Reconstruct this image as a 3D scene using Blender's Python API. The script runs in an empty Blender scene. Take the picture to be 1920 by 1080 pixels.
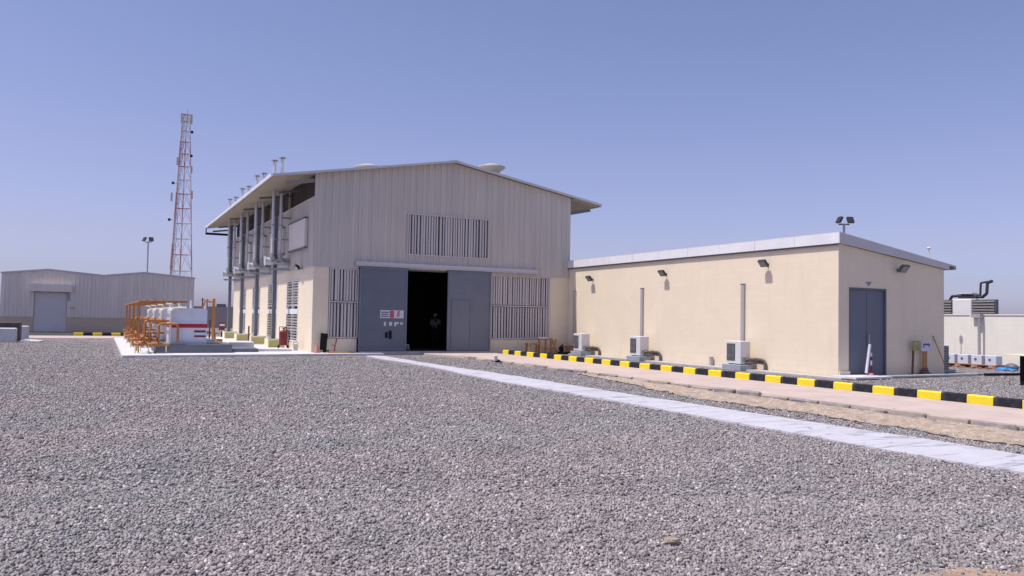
import bpy, math, random
import numpy as np
from mathutils import Matrix, Vector
random.seed(7)
S = bpy.context.scene
COL = S.collection

# ------------------------------------------------------------------ materials
def newmat(name):
    m = bpy.data.materials.new(name); m.use_nodes = True
    nt = m.node_tree; b = nt.nodes['Principled BSDF']
    return m, nt, b

def N(nt, t, **kw):
    n = nt.nodes.new(t)
    for k, v in kw.items():
        if k.startswith('i_'):
            key = k[2:].replace('_', ' ')
            n.inputs[key].default_value = v
        else: setattr(n, k, v)
    return n

def mixc(nt, fac, a, b, blend='MIX'):
    n = nt.nodes.new('ShaderNodeMix'); n.data_type = 'RGBA'; n.blend_type = blend
    L = nt.links
    for sock, v in ((n.inputs[0], fac), (n.inputs[6], a), (n.inputs[7], b)):
        if isinstance(v, (int, float)): sock.default_value = v
        elif isinstance(v, tuple): sock.default_value = (*v, 1) if len(v) == 3 else v
        else: L.new(v, sock)
    return n.outputs[2]

def ramp(nt, src, stops):
    r = nt.nodes.new('ShaderNodeValToRGB'); e = r.color_ramp.elements
    while len(e) < len(stops): e.new(0.5)
    for el, (p, c) in zip(e, stops):
        el.position = p; el.color = (c, c, c, 1) if not isinstance(c, tuple) else (*c, 1)
    nt.links.new(src, r.inputs[0]); return r.outputs[0]

def M(name, col, rough=0.6, var=0.12, scale=3.0, metal=0.0, bump=0.0, bscale=60.0, dirt=None, dirt_amt=0.3, spec=0.5, stretch=None):
    """painted / plain surface with soft mottling, optional dirt and fine bump"""
    m, nt, b = newmat(name); L = nt.links
    tc = N(nt, 'ShaderNodeTexCoord'); vec = tc.outputs['Object']
    if stretch:
        mp = N(nt, 'ShaderNodeMapping'); mp.inputs['Scale'].default_value = stretch
        L.new(vec, mp.inputs[0]); vec = mp.outputs[0]
    n1 = N(nt, 'ShaderNodeTexNoise', i_Scale=scale, i_Detail=6.0, i_Roughness=0.62); L.new(vec, n1.inputs['Vector'])
    f = ramp(nt, n1.outputs[0], [(0.3, 1 - var), (0.7, 1 + var * 0.35)])
    c = mixc(nt, 1.0, tuple(col), f, 'MULTIPLY')
    if dirt:
        n2 = N(nt, 'ShaderNodeTexNoise', i_Scale=scale * 0.45, i_Detail=8.0, i_Roughness=0.7); L.new(vec, n2.inputs['Vector'])
        g = ramp(nt, n2.outputs[0], [(0.48, 0.0), (0.72, dirt_amt)])
        c = mixc(nt, g, c, tuple(dirt))
    L.new(c, b.inputs['Base Color'])
    b.inputs['Roughness'].default_value = rough; b.inputs['Metallic'].default_value = metal
    b.inputs['Specular IOR Level'].default_value = spec
    if bump:
        n3 = N(nt, 'ShaderNodeTexNoise', i_Scale=bscale, i_Detail=4.0); L.new(tc.outputs['Object'], n3.inputs['Vector'])
        bp = N(nt, 'ShaderNodeBump', i_Strength=bump, i_Distance=0.01); L.new(n3.outputs[0], bp.inputs['Height'])
        L.new(bp.outputs[0], b.inputs['Normal'])
    return m

def blockwork(name, col, along):
    """painted blockwork: faint courses in bump, dust at the foot, mottled paint. along = 'x' or 'y' is the run of the wall"""
    m, nt, b = newmat(name); L = nt.links
    tc = N(nt, 'ShaderNodeTexCoord')
    sep = N(nt, 'ShaderNodeSeparateXYZ'); L.new(tc.outputs['Object'], sep.inputs[0])
    cb = N(nt, 'ShaderNodeCombineXYZ'); L.new(sep.outputs[0 if along == 'x' else 1], cb.inputs[0]); L.new(sep.outputs[2], cb.inputs[1])
    br = N(nt, 'ShaderNodeTexBrick', i_Scale=1.0)
    br.inputs['Brick Width'].default_value = 0.41; br.inputs['Row Height'].default_value = 0.21
    br.inputs['Mortar Size'].default_value = 0.006; br.inputs['Mortar Smooth'].default_value = 0.6
    br.inputs['Color1'].default_value = (1, 1, 1, 1); br.inputs['Color2'].default_value = (.965, .97, .975, 1); br.inputs['Mortar'].default_value = (.93, .93, .93, 1)
    L.new(cb.outputs[0], br.inputs['Vector'])
    n1 = N(nt, 'ShaderNodeTexNoise', i_Scale=0.9, i_Detail=7.0, i_Roughness=0.65); L.new(tc.outputs['Object'], n1.inputs['Vector'])
    f = ramp(nt, n1.outputs[0], [(0.3, .955), (0.7, 1.01)])
    c = mixc(nt, 1.0, tuple(col), f, 'MULTIPLY'); c = mixc(nt, 1.0, c, br.outputs['Color'], 'MULTIPLY')
    # splashed dust along the lowest course: real dirt on the wall
    mr = N(nt, 'ShaderNodeMapRange'); mr.inputs['From Min'].default_value = 0.0; mr.inputs['From Max'].default_value = 0.55
    mr.inputs['To Min'].default_value = 0.42; mr.inputs['To Max'].default_value = 0.0; L.new(sep.outputs[2], mr.inputs[0])
    n2 = N(nt, 'ShaderNodeTexNoise', i_Scale=5.0, i_Detail=6.0); L.new(tc.outputs['Object'], n2.inputs['Vector'])
    mu = N(nt, 'ShaderNodeMath', operation='MULTIPLY'); L.new(mr.outputs[0], mu.inputs[0]); L.new(n2.outputs[0], mu.inputs[1])
    c = mixc(nt, mu.outputs[0], c, (.42, .35, .28))
    mpz = N(nt, 'ShaderNodeMapping'); mpz.inputs['Scale'].default_value = (2.6, 2.6, 0.22); L.new(tc.outputs['Object'], mpz.inputs[0])
    n4 = N(nt, 'ShaderNodeTexNoise', i_Scale=1.6, i_Detail=5.0); L.new(mpz.outputs[0], n4.inputs['Vector'])
    g = ramp(nt, n4.outputs[0], [(0.55, 0.0), (0.8, 0.16)])
    c = mixc(nt, g, c, (.5, .42, .33))
    L.new(c, b.inputs['Base Color']); b.inputs['Roughness'].default_value = .85
    bp = N(nt, 'ShaderNodeBump', i_Strength=0.35, i_Distance=0.006); L.new(br.outputs['Fac'], bp.inputs['Height']); bp.invert = True
    n3 = N(nt, 'ShaderNodeTexNoise', i_Scale=90.0, i_Detail=3.0); L.new(tc.outputs['Object'], n3.inputs['Vector'])
    bp2 = N(nt, 'ShaderNodeBump', i_Strength=0.25, i_Distance=0.004); L.new(n3.outputs[0], bp2.inputs['Height']); L.new(bp.outputs[0], bp2.inputs['Normal'])
    L.new(bp2.outputs[0], b.inputs['Normal'])
    return m

def cladding(name, col):
    m, nt, b = newmat(name); L = nt.links
    tc = N(nt, 'ShaderNodeTexCoord')
    mp = N(nt, 'ShaderNodeMapping'); mp.inputs['Scale'].default_value = (1.15, 1.15, 0.05); L.new(tc.outputs['Object'], mp.inputs[0])
    n1 = N(nt, 'ShaderNodeTexNoise', i_Scale=3.4, i_Detail=4.0); L.new(mp.outputs[0], n1.inputs['Vector'])
    f = ramp(nt, n1.outputs[0], [(0.32, .90), (0.68, 1.03)])
    n2 = N(nt, 'ShaderNodeTexNoise', i_Scale=.5, i_Detail=5.0); L.new(tc.outputs['Object'], n2.inputs['Vector'])
    f2 = ramp(nt, n2.outputs[0], [(0.3, .95), (0.7, 1.03)])
    c = mixc(nt, 1.0, tuple(col), f, 'MULTIPLY'); c = mixc(nt, 1.0, c, f2, 'MULTIPLY')
    L.new(c, b.inputs['Base Color']); b.inputs['Roughness'].default_value = .5; b.inputs['Metallic'].default_value = 0.0
    return m

def gravel_mat(name, sand=False):
    m, nt, b = newmat(name); L = nt.links
    tc = N(nt, 'ShaderNodeTexCoord'); P = tc.outputs['Object']
    nd = N(nt, 'ShaderNodeTexNoise', i_Scale=14.0, i_Detail=3.0); L.new(P, nd.inputs['Vector'])
    vm = N(nt, 'ShaderNodeVectorMath', operation='MULTIPLY_ADD'); vm.inputs[1].default_value = (.03, .03, .03); L.new(nd.outputs['Color'], vm.inputs[0]); L.new(P, vm.inputs[2])
    v = N(nt, 'ShaderNodeTexVoronoi', i_Scale=27.0); L.new(vm.outputs[0], v.inputs['Vector'])
    v2 = N(nt, 'ShaderNodeTexVoronoi', i_Scale=13.0); L.new(vm.outputs[0], v2.inputs['Vector'])
    s = N(nt, 'ShaderNodeSeparateColor'); L.new(v.outputs['Color'], s.inputs[0])
    tone = ramp(nt, s.outputs[0], [(0.0, (.09, .087, .088)), (0.30, (.175, .170, .172)), (0.75, (.265, .258, .260)), (1.0, (.48, .465, .47))])
    s2 = N(nt, 'ShaderNodeSeparateColor'); L.new(v2.outputs['Color'], s2.inputs[0])
    t2 = ramp(nt, s2.outputs[1], [(0.0, .68), (0.8, 1.14), (1.0, 1.5)])
    c = mixc(nt, 1.0, tone, t2, 'MULTIPLY')
    # broad patches: dusty pinkish and greener grey
    n2 = N(nt, 'ShaderNodeTexNoise', i_Scale=0.33, i_Detail=5.0, i_Roughness=.6); L.new(P, n2.inputs['Vector'])
    g = ramp(nt, n2.outputs[0], [(0.36, 0.0), (0.66, 1.0)])
    c = mixc(nt, g, c, mixc(nt, 1.0, c, (1.10, 1.0, 1.0), 'MULTIPLY'))
    n3 = N(nt, 'ShaderNodeTexNoise', i_Scale=1.3, i_Detail=6.0, i_Roughness=.7); L.new(P, n3.inputs['Vector'])
    g3 = ramp(nt, n3.outputs[0], [(0.35, .90), (0.65, 1.08)])
    c = mixc(nt, 1.0, c, g3, 'MULTIPLY')
    # mean tone towards far field
    L.new(c, b.inputs['Base Color']); b.inputs['Roughness'].default_value = .9; b.inputs['Specular IOR Level'].default_value = .25
    bp = N(nt, 'ShaderNodeBump', i_Strength=1.0, i_Distance=0.03); bp.invert = True; L.new(v.outputs['Distance'], bp.inputs['Height'])
    bq = N(nt, 'ShaderNodeBump', i_Strength=.7, i_Distance=0.035); L.new(n3.outputs[0], bq.inputs['Height']); L.new(bp.outputs[0], bq.inputs['Normal'])
    L.new(bq.outputs[0], b.inputs['Normal'])
    return m

def stone_mat():
    m, nt, b = newmat('gravel_stone'); L = nt.links
    at = N(nt, 'ShaderNodeAttribute', attribute_name='tone')
    tone = ramp(nt, at.outputs['Fac'], [(0.0, (.145, .140, .138)), (0.22, (.26, .253, .250)), (0.7, (.355, .346, .348)), (0.9, (.44, .43, .432)), (1.0, (.57, .56, .555))])
    tc = N(nt, 'ShaderNodeTexCoord')
    n = N(nt, 'ShaderNodeTexNoise', i_Scale=70.0, i_Detail=3.0); L.new(tc.outputs['Object'], n.inputs['Vector'])
    f = ramp(nt, n.outputs[0], [(0.3, .82), (0.7, 1.1)])
    c = mixc(nt, 1.0, tone, f, 'MULTIPLY')
    n2 = N(nt, 'ShaderNodeTexNoise', i_Scale=0.33, i_Detail=5.0, i_Roughness=.6); L.new(tc.outputs['Object'], n2.inputs['Vector'])
    g = ramp(nt, n2.outputs[0], [(0.36, 0.0), (0.66, 1.0)])
    c = mixc(nt, g, c, mixc(nt, 1.0, c, (1.10, 1.0, 1.0), 'MULTIPLY'))
    n5 = N(nt, 'ShaderNodeTexNoise', i_Scale=1.1, i_Detail=5.0, i_Roughness=.7); L.new(tc.outputs['Object'], n5.inputs['Vector'])
    c = mixc(nt, 1.0, c, ramp(nt, n5.outputs[0], [(0.33, (.84, .86, .87)), (0.5, (1.0, 1.0, .99)), (0.68, (1.13, 1.08, 1.09))]), 'MULTIPLY')
    L.new(c, b.inputs['Base Color']); b.inputs['Roughness'].default_value = .85; b.inputs['Specular IOR Level'].default_value = .3
    return m

def earth_mat(name, c1, c2, scale=5.0, bump=.6):
    m, nt, b = newmat(name); L = nt.links
    tc = N(nt, 'ShaderNodeTexCoord'); P = tc.outputs['Object']
    n1 = N(nt, 'ShaderNodeTexNoise', i_Scale=scale, i_Detail=9.0, i_Roughness=.68); L.new(P, n1.inputs['Vector'])
    f = ramp(nt, n1.outputs[0], [(0.33, 0.0), (0.67, 1.0)])
    c = mixc(nt, f, tuple(c1), tuple(c2))
    v = N(nt, 'ShaderNodeTexVoronoi', i_Scale=scale * 9); L.new(P, v.inputs['Vector'])
    s = N(nt, 'ShaderNodeSeparateColor'); L.new(v.outputs['Color'], s.inputs[0])
    g = ramp(nt, s.outputs[0], [(0.0, .8), (0.8, 1.0), (1.0, 1.3)])
    c = mixc(nt, 1.0, c, g, 'MULTIPLY')
    L.new(c, b.inputs['Base Color']); b.inputs['Roughness'].default_value = .95; b.inputs['Specular IOR Level'].default_value = .15
    bp = N(nt, 'ShaderNodeBump', i_Strength=bump, i_Distance=0.04); L.new(n1.outputs[0], bp.inputs['Height']); L.new(bp.outputs[0], b.inputs['Normal'])
    return m

def path_mat():
    """white concrete/fabric strip with thin dark creases and dusty smears"""
    m, nt, b = newmat('white_path'); L = nt.links
    tc = N(nt, 'ShaderNodeTexCoord'); P = tc.outputs['Object']
    mp = N(nt, 'ShaderNodeMapping'); mp.inputs['Rotation'].default_value = (0, 0, math.radians(63)); mp.inputs['Scale'].default_value = (.22, 1.5, 1)
    L.new(P, mp.inputs[0])
    n1 = N(nt, 'ShaderNodeTexNoise', i_Scale=1.7, i_Detail=4.0, i_Roughness=.55, i_Distortion=.5); L.new(mp.outputs[0], n1.inputs['Vector'])
    line = ramp(nt, n1.outputs[0], [(0.478, 0.0), (0.496, .85), (0.512, 0.0)])
    n2 = N(nt, 'ShaderNodeTexNoise', i_Scale=2.2, i_Detail=8.0, i_Roughness=.7); L.new(P, n2.inputs['Vector'])
    g = ramp(nt, n2.outputs[0], [(0.4, 0.0), (0.75, .45)])
    c = mixc(nt, g, (.54, .54, .59), (.37, .36, .365))
    c = mixc(nt, line, c, (.20, .20, .235))
    L.new(c, b.inputs['Base Color']); b.inputs['Roughness'].default_value = .7
    bp = N(nt, 'ShaderNodeBump', i_Strength=.5, i_Distance=0.03); L.new(n1.outputs[0], bp.inputs['Height']); L.new(bp.outputs[0], b.inputs['Normal'])
    return m

def banded_mat(name, a, c, period):
    m, nt, b = newmat(name); L = nt.links
    tc = N(nt, 'ShaderNodeTexCoord'); sep = N(nt, 'ShaderNodeSeparateXYZ'); L.new(tc.outputs['Object'], sep.inputs[0])
    d = N(nt, 'ShaderNodeMath', operation='DIVIDE'); d.inputs[1].default_value = period; L.new(sep.outputs[2], d.inputs[0])
    fr = N(nt, 'ShaderNodeMath', operation='FRACT'); L.new(d.outputs[0], fr.inputs[0])
    gt = N(nt, 'ShaderNodeMath', operation='GREATER_THAN'); gt.inputs[1].default_value = .5; L.new(fr.outputs[0], gt.inputs[0])
    cc = mixc(nt, gt.outputs[0], tuple(a), tuple(c)); L.new(cc, b.inputs['Base Color']); b.inputs['Roughness'].default_value = .6
    return m

CREAM = (.83, .725, .555)
MT = dict(
    creamx=blockwork('cream_block_x', CREAM, 'x'), creamy=blockwork('cream_block_y', CREAM, 'y'),
    clad=cladding('grey_cladding', (.575, .528, .48)), clad2=cladding('far_cladding', (.76, .70, .64)),
    roof=M('roof_sheet', (.62, .60, .56), .5, .12, 1.5, dirt=(.4, .33, .25), dirt_amt=.3),
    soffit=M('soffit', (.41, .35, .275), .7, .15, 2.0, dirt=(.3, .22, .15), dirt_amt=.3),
    trim=M('light_trim', (.56, .55, .56), .5, .08, 2.0),
    white_trim=M('white_trim', (.78, .79, .82), .5, .07, 1.5, dirt=(.5, .45, .4), dirt_amt=.2),
    door=M('blue_grey_door', (.135, .155, .205), .5, .10, 1.2, dirt=(.2, .2, .22), dirt_amt=.35),
    rdoor=M('roller_grey', (.66, .64, .66), .5, .06, 1.0), door2=M('blue_grey_door_pale', (.17, .19, .235), .5, .12, 1.2, dirt=(.22, .22, .23), dirt_amt=.3),
    slat=M('louvre_slat', (.60, .565, .55), .45, .10, 2.5, stretch=(3, 3, .2)),
    steel=M('galvanised_steel', (.36, .37, .40), .45, .15, 4, metal=.15),
    darksteel=M('dark_steel', (.13, .14, .17), .5, .15, 4),
    pipe=M('bright_duct', (.60, .61, .65), .4, .10, 3, metal=.2),
    concrete=M('concrete', (.50, .49, .48), .85, .18, 2.0, bump=.3, bscale=40, dirt=(.4, .35, .3), dirt_amt=.4),
    whitecon=M('pale_concrete', (.66, .655, .68), .8, .15, 1.3, bump=.25, bscale=30, dirt=(.45, .42, .4), dirt_amt=.45),
    bluecon=M('painted_grey_concrete', (.33, .37, .42), .8, .15, 2.0, bump=.3, bscale=50),
    darkcon=M('slate_painted_plinth', (.135, .15, .18), .75, .18, 2.2, bump=.3, bscale=50),
    dark_floor=M('dark_floor', (.06, .06, .06), .7, .2, 1.0),
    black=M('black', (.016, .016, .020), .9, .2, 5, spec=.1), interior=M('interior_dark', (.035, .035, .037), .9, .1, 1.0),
    yellow=M('kerb_yellow', (.83, .66, .015), .65, .13, 7, bump=.3, bscale=40, dirt=(.36, .30, .17), dirt_amt=.5),
    kblack=M('kerb_black', (.020, .022, .034), .85, .25, 7, bump=.5, bscale=40, dirt=(.20, .18, .16), dirt_amt=.4, spec=.25),
    olive=M('olive_plinth', (.48, .46, .20), .8, .15, 4, bump=.3), creamp=M('cream_plinth_edge', (.80, .76, .52), .8, .08, 4),
    orange=M('orange_pipe', (.52, .215, .06), .55, .3, 6, dirt=(.25, .12, .06), dirt_amt=.6), cream_pipe=M('cream_pipe', (.80, .72, .60), .5, .1, 4),
    tank=M('tank_white', (.62, .66, .76), .45, .06, 2), red=M('red_paint', (.42, .012, .03), .45, .12, 4), dred=M('dark_red', (.16, .012, .022), .5, .2, 4),
    acw=M('ac_casing', (.70, .69, .70), .5, .06, 4), fan=M('fan_dark', (.11, .11, .12), .5, .1, 8),
    trunk=M('metal_trunk', (.42, .40, .41), .45, .12, 4, stretch=(1, 1, .3)),
    lamp=M('lamp_dark', (.035, .033, .038), .5, .1, 5), lens=M('lamp_lens', (.25, .26, .28), .15, .05, 5),
    wood=M('wood', (.46, .23, .09), .8, .3, 6), rust=M('rust_brown', (.16, .08, .06), .8, .3, 8),
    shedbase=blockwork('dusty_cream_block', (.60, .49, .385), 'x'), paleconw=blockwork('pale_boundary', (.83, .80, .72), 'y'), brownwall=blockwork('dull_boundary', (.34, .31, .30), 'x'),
    blue=M('blue_sheet', (.03, .26, .62), .5, .3, 9, bump=.6, bscale=12), greenish=M('faded_yellow_sign', (.34, .33, .13), .7, .1, 5),
    signw=M('sign_white', (.66, .64, .74), .6, .05, 5), ink=M('sign_ink', (.10, .09, .22), .6, .1, 9), rink=M('sign_red', (.55, .10, .13), .6, .1, 9),
    pave=None, skin=M('skin', (.22, .12, .08), .6, .1, 9), shirt=M('grey_shirt', (.42, .42, .44), .8, .1, 9), cloth=M('dark_trousers', (.03, .03, .04), .9, .1, 9),
    brick=M('brick_rubble', (.42, .20, .14), .9, .3, 12), cone=M('salmon_cone', (.62, .26, .20), .6, .2, 9),
    tower=banded_mat('tower_paint', (.47, .27, .27), (.58, .51, .51), 9.0),  # red and white bands paled, distance haze is put into the colour
    gravel=gravel_mat('gravel'), stone=stone_mat(),
    sand=earth_mat('sandy_bank', (.34, .27, .21), (.50, .42, .34), 4.0, 1.0), reddirt=earth_mat('red_dirt', (.34, .235, .17), (.48, .36, .27), 6.0, .8),
    path=path_mat(), kstone=M('edge_stone', (.30, .275, .265), .9, .3, 5, bump=.8, bscale=35, dirt=(.48, .40, .32), dirt_amt=.8),
    lagging=M('pipe_lagging', (.15, .125, .11), .8, .25, 6), kstone2=M('edge_stone_sandy', (.44, .38, .32), .9, .3, 5, bump=.8, bscale=35, dirt=(.30, .26, .24), dirt_amt=.8), colsteel=M('column_steel', (.24, .255, .30), .5, .15, 4), palecon=M('pale_block', (.60, .60, .63), .85, .15, 2.0, bump=.3, bscale=40), cowl=M('cowl_grey', (.36, .34, .31), .6, .1, 3), ventdark=M('vent_dark_brown', (.10, .085, .08), .8, .3, 3), beam=M('tie_beam_grey', (.27, .25, .24), .7, .2, 3), louvdark=M('generator_louvre', (.17, .155, .15), .6, .2, 6), plate=M('faded_plate', (.27, .27, .40), .6, .2, 20), louvback=M('louvre_backing', (.20, .18, .19), .9, .2, 2), asphalt=M('asphalt', (.055, .05, .055), .85, .2, 3, bump=.3),
    walk=M('pink_paving', (.545, .445, .39), .9, .16, 1.4, bump=.3, bscale=50, dirt=(.42, .36, .32), dirt_amt=.5),
)
MT['walk'].name = 'pink_paving'

# ------------------------------------------------------------------ mesh builder
class MB:
    def __init__(s): s.v = []; s.f = []; s.sm = []
    def add(s, vs, fs, smooth=False):
        o = len(s.v); s.v += [tuple(map(float, q)) for q in vs]
        for f in fs: s.f.append(tuple(i + o for i in f)); s.sm.append(smooth)
        return s
    def box(s, x0, x1, y0, y1, z0, z1, R=None, piv=None):
        if x0 > x1: x0, x1 = x1, x0
        if y0 > y1: y0, y1 = y1, y0
        if z0 > z1: z0, z1 = z1, z0
        vs = [(x, y, z) for z in (z0, z1) for y in (y0, y1) for x in (x0, x1)]
        if R is not None:
            p = Vector(piv if piv else ((x0 + x1) / 2, (y0 + y1) / 2, (z0 + z1) / 2))
            vs = [tuple(R @ (Vector(q) - p) + p) for q in vs]
        return s.add(vs, [(0, 2, 3, 1), (4, 5, 7, 6), (0, 1, 5, 4), (2, 6, 7, 3), (0, 4, 6, 2), (1, 3, 7, 5)])
    def bbox(s, x0, x1, y0, y1, z0, z1, b=.02):
        """box with chamfered top and vertical edges"""
        def ring(x0, x1, y0, y1, b, z): return [(x0 + b, y0, z), (x1 - b, y0, z), (x1, y0 + b, z), (x1, y1 - b, z), (x1 - b, y1, z), (x0 + b, y1, z), (x0, y1 - b, z), (x0, y0 + b, z)]
        vs = ring(x0, x1, y0, y1, b, z0) + ring(x0, x1, y0, y1, b, z1 - b) + ring(x0 + b, x1 - b, y0 + b, y1 - b, b * .6, z1)
        fs = [tuple(reversed(range(8)))]
        for k in (0, 8):
            for i in range(8): j = (i + 1) % 8; fs.append((k + i, k + j, k + 8 + j, k + 8 + i))
        fs.append(tuple(range(16, 24)))
        return s.add(vs, fs)
    def cyl(s, p0, p1, r, r1=None, n=12, cap=True, smooth=True):
        p0 = Vector(p0); p1 = Vector(p1); d = (p1 - p0).normalized()
        a = d.orthogonal().normalized(); b = d.cross(a); r1 = r if r1 is None else r1
        vs = []
        for p, rr in ((p0, r), (p1, r1)):
            for i in range(n):
                t = 2 * math.pi * i / n; vs.append(tuple(p + (a * math.cos(t) + b * math.sin(t)) * rr))
        fs = [(i, (i + 1) % n, n + (i + 1) % n, n + i) for i in range(n)]
        s.add(vs, fs, smooth and n > 6)
        if cap:
            s.add(vs[:n], [tuple(reversed(range(n)))]); s.add(vs[n:], [tuple(range(n))])
        return s
    def bar(s, p0, p1, w, h=None):
        return s.cyl(p0, p1, w * .7071, n=4)
    def tube(s, pts, r, n=10, joints=True):
        for a, b in zip(pts[:-1], pts[1:]): s.cyl(a, b, r, n=n)
        return s
    def prism(s, poly, axis, a, b):
        """poly in the two other axes (order kept), extruded from a to b"""
        def P(u, v, w): return {'x': (w, u, v), 'y': (u, w, v), 'z': (u, v, w)}[axis]
        n = len(poly); vs = [P(u, v, a) for u, v in poly] + [P(u, v, b) for u, v in poly]
        return s.add(vs, [tuple(range(n)), tuple(reversed(range(n, 2 * n)))] + [(i, n + i, n + (i + 1) % n, (i + 1) % n) for i in range(n)])
    def sphere(s, c, r, n=12, m=8, sq=(1, 1, 1)):
        vs = []; fs = []
        for j in range(m + 1):
            ph = math.pi * j / m
            for i in range(n):
                t = 2 * math.pi * i / n
                vs.append((c[0] + r * sq[0] * math.sin(ph) * math.cos(t), c[1] + r * sq[1] * math.sin(ph) * math.sin(t), c[2] + r * sq[2] * math.cos(ph)))
        for j in range(m):
            for i in range(n): fs.append((j * n + i, (j + 1) * n + i, (j + 1) * n + (i + 1) % n, j * n + (i + 1) % n))
        return s.add(vs, fs, True)
    def rib(s, u0, u1, w, lo, hi, axis='x', out=-1, pitch=.28, depth=.032, holes=(), knots=()):
        """ribbed metal sheet. u runs along the wall, lo/hi give heights, w is the wall plane, out the outward sign"""
        pts = set([round(u0, 5), round(u1, 5)] + [round(k, 5) for k in knots])
        for h in holes: pts |= {round(h[0], 5), round(h[1], 5)}
        def off(u):
            t = ((u - u0) / pitch) % 1.0
            if t < .58 or t > .9999: return 0.0
            if t < .66: return depth * (t - .58) / .08
            if t < .92: return depth
            return depth * (1 - (t - .92) / .08)
        k = 0
        while u0 + k * pitch < u1:
            for f in (0, .58, .66, .92):
                uu = u0 + (k + f) * pitch
                if u0 < uu < u1: pts.add(round(uu, 5))
            k += 1
        pts = sorted(pts)
        for a, b in zip(pts[:-1], pts[1:]):
            if b - a < 1e-4: continue
            iv = [(0, 1)]; mid = (a + b) / 2
            segs = [[lo(a), lo(b), hi(a), hi(b)]]
            for (ha, hb, za, zb) in holes:
                if ha <= mid <= hb:
                    segs = [[lo(a), lo(b), za, za], [zb, zb, hi(a), hi(b)]]
            da, db = off(a + 1e-6), off(b - 1e-6)
            for (la, lb, Ha, Hb) in segs:
                if Ha - la < 1e-3 and Hb - lb < 1e-3: continue
                if axis == 'x': vs = [(a, w + out * da, la), (b, w + out * db, lb), (b, w + out * db, Hb), (a, w + out * da, Ha)]
                else: vs = [(w + out * da, a, la), (w + out * db, b, lb), (w + out * db, b, Hb), (w + out * da, a, Ha)]
                s.add(vs, [(0, 1, 2, 3)])
        return s
    def mesh(s, name):
        me = bpy.data.meshes.new(name); me.from_pydata(s.v, [], s.f)
        me.polygons.foreach_set('use_smooth', s.sm); me.update(); return me
    def build(s, name, mat, parent=None, mods=None):
        me = s.mesh(name); me.materials.append(mat)
        o = bpy.data.objects.new(name, me); COL.objects.link(o)
        if parent: o.parent = parent
        return o

def thing(name, label, cat, loc=(0, 0, 0), rz=0, group=None):
    o = bpy.data.objects.new(name, None); COL.objects.link(o); o.empty_display_size = .3
    o.location = loc; o.rotation_euler = (0, 0, rz); o['label'] = label; o['category'] = cat
    if group: o['group'] = group
    return o
def tag(o, label, cat, group=None, kind=None):
    o['label'] = label; o['category'] = cat
    if group: o['group'] = group
    if kind: o['kind'] = kind
    return o
def struct(name, mb, mat, label=None, cat=None):
    o = mb.build(name, mat); o['kind'] = 'structure'
    o['label'] = label or name; o['category'] = cat or name.replace('_', ' ')
    return o
def children(o): return [c for c in bpy.data.objects if c.parent == o]
def dup(root, loc, label=None, rz=None, group=None):
    r = root.copy(); COL.objects.link(r); r.location = loc
    if rz is not None: r.rotation_euler = (0, 0, rz)
    if label: r['label'] = label
    if group: r['group'] = group
    for ch in children(root):
        if ch.name == r.name: continue
        c = ch.copy(); COL.objects.link(c); c.parent = r
        for g in children(ch):
            if g == c: continue
            d = g.copy(); COL.objects.link(d); d.parent = c
    return r
cst = lambda z: (lambda u: z)

# ------------------------------------------------------------------ ground
CX, CY, CZ = -7.75129, -33.34908, 1.6
g = MB(); g.add([(-900, -300, -.03), (900, -300, -.03), (900, 1500, -.03), (-900, 1500, -.03)], [(0, 1, 2, 3)])
struct('ground', g, MT['gravel'], 'flat grey gravel ground of the compound', 'gravel ground')

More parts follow.
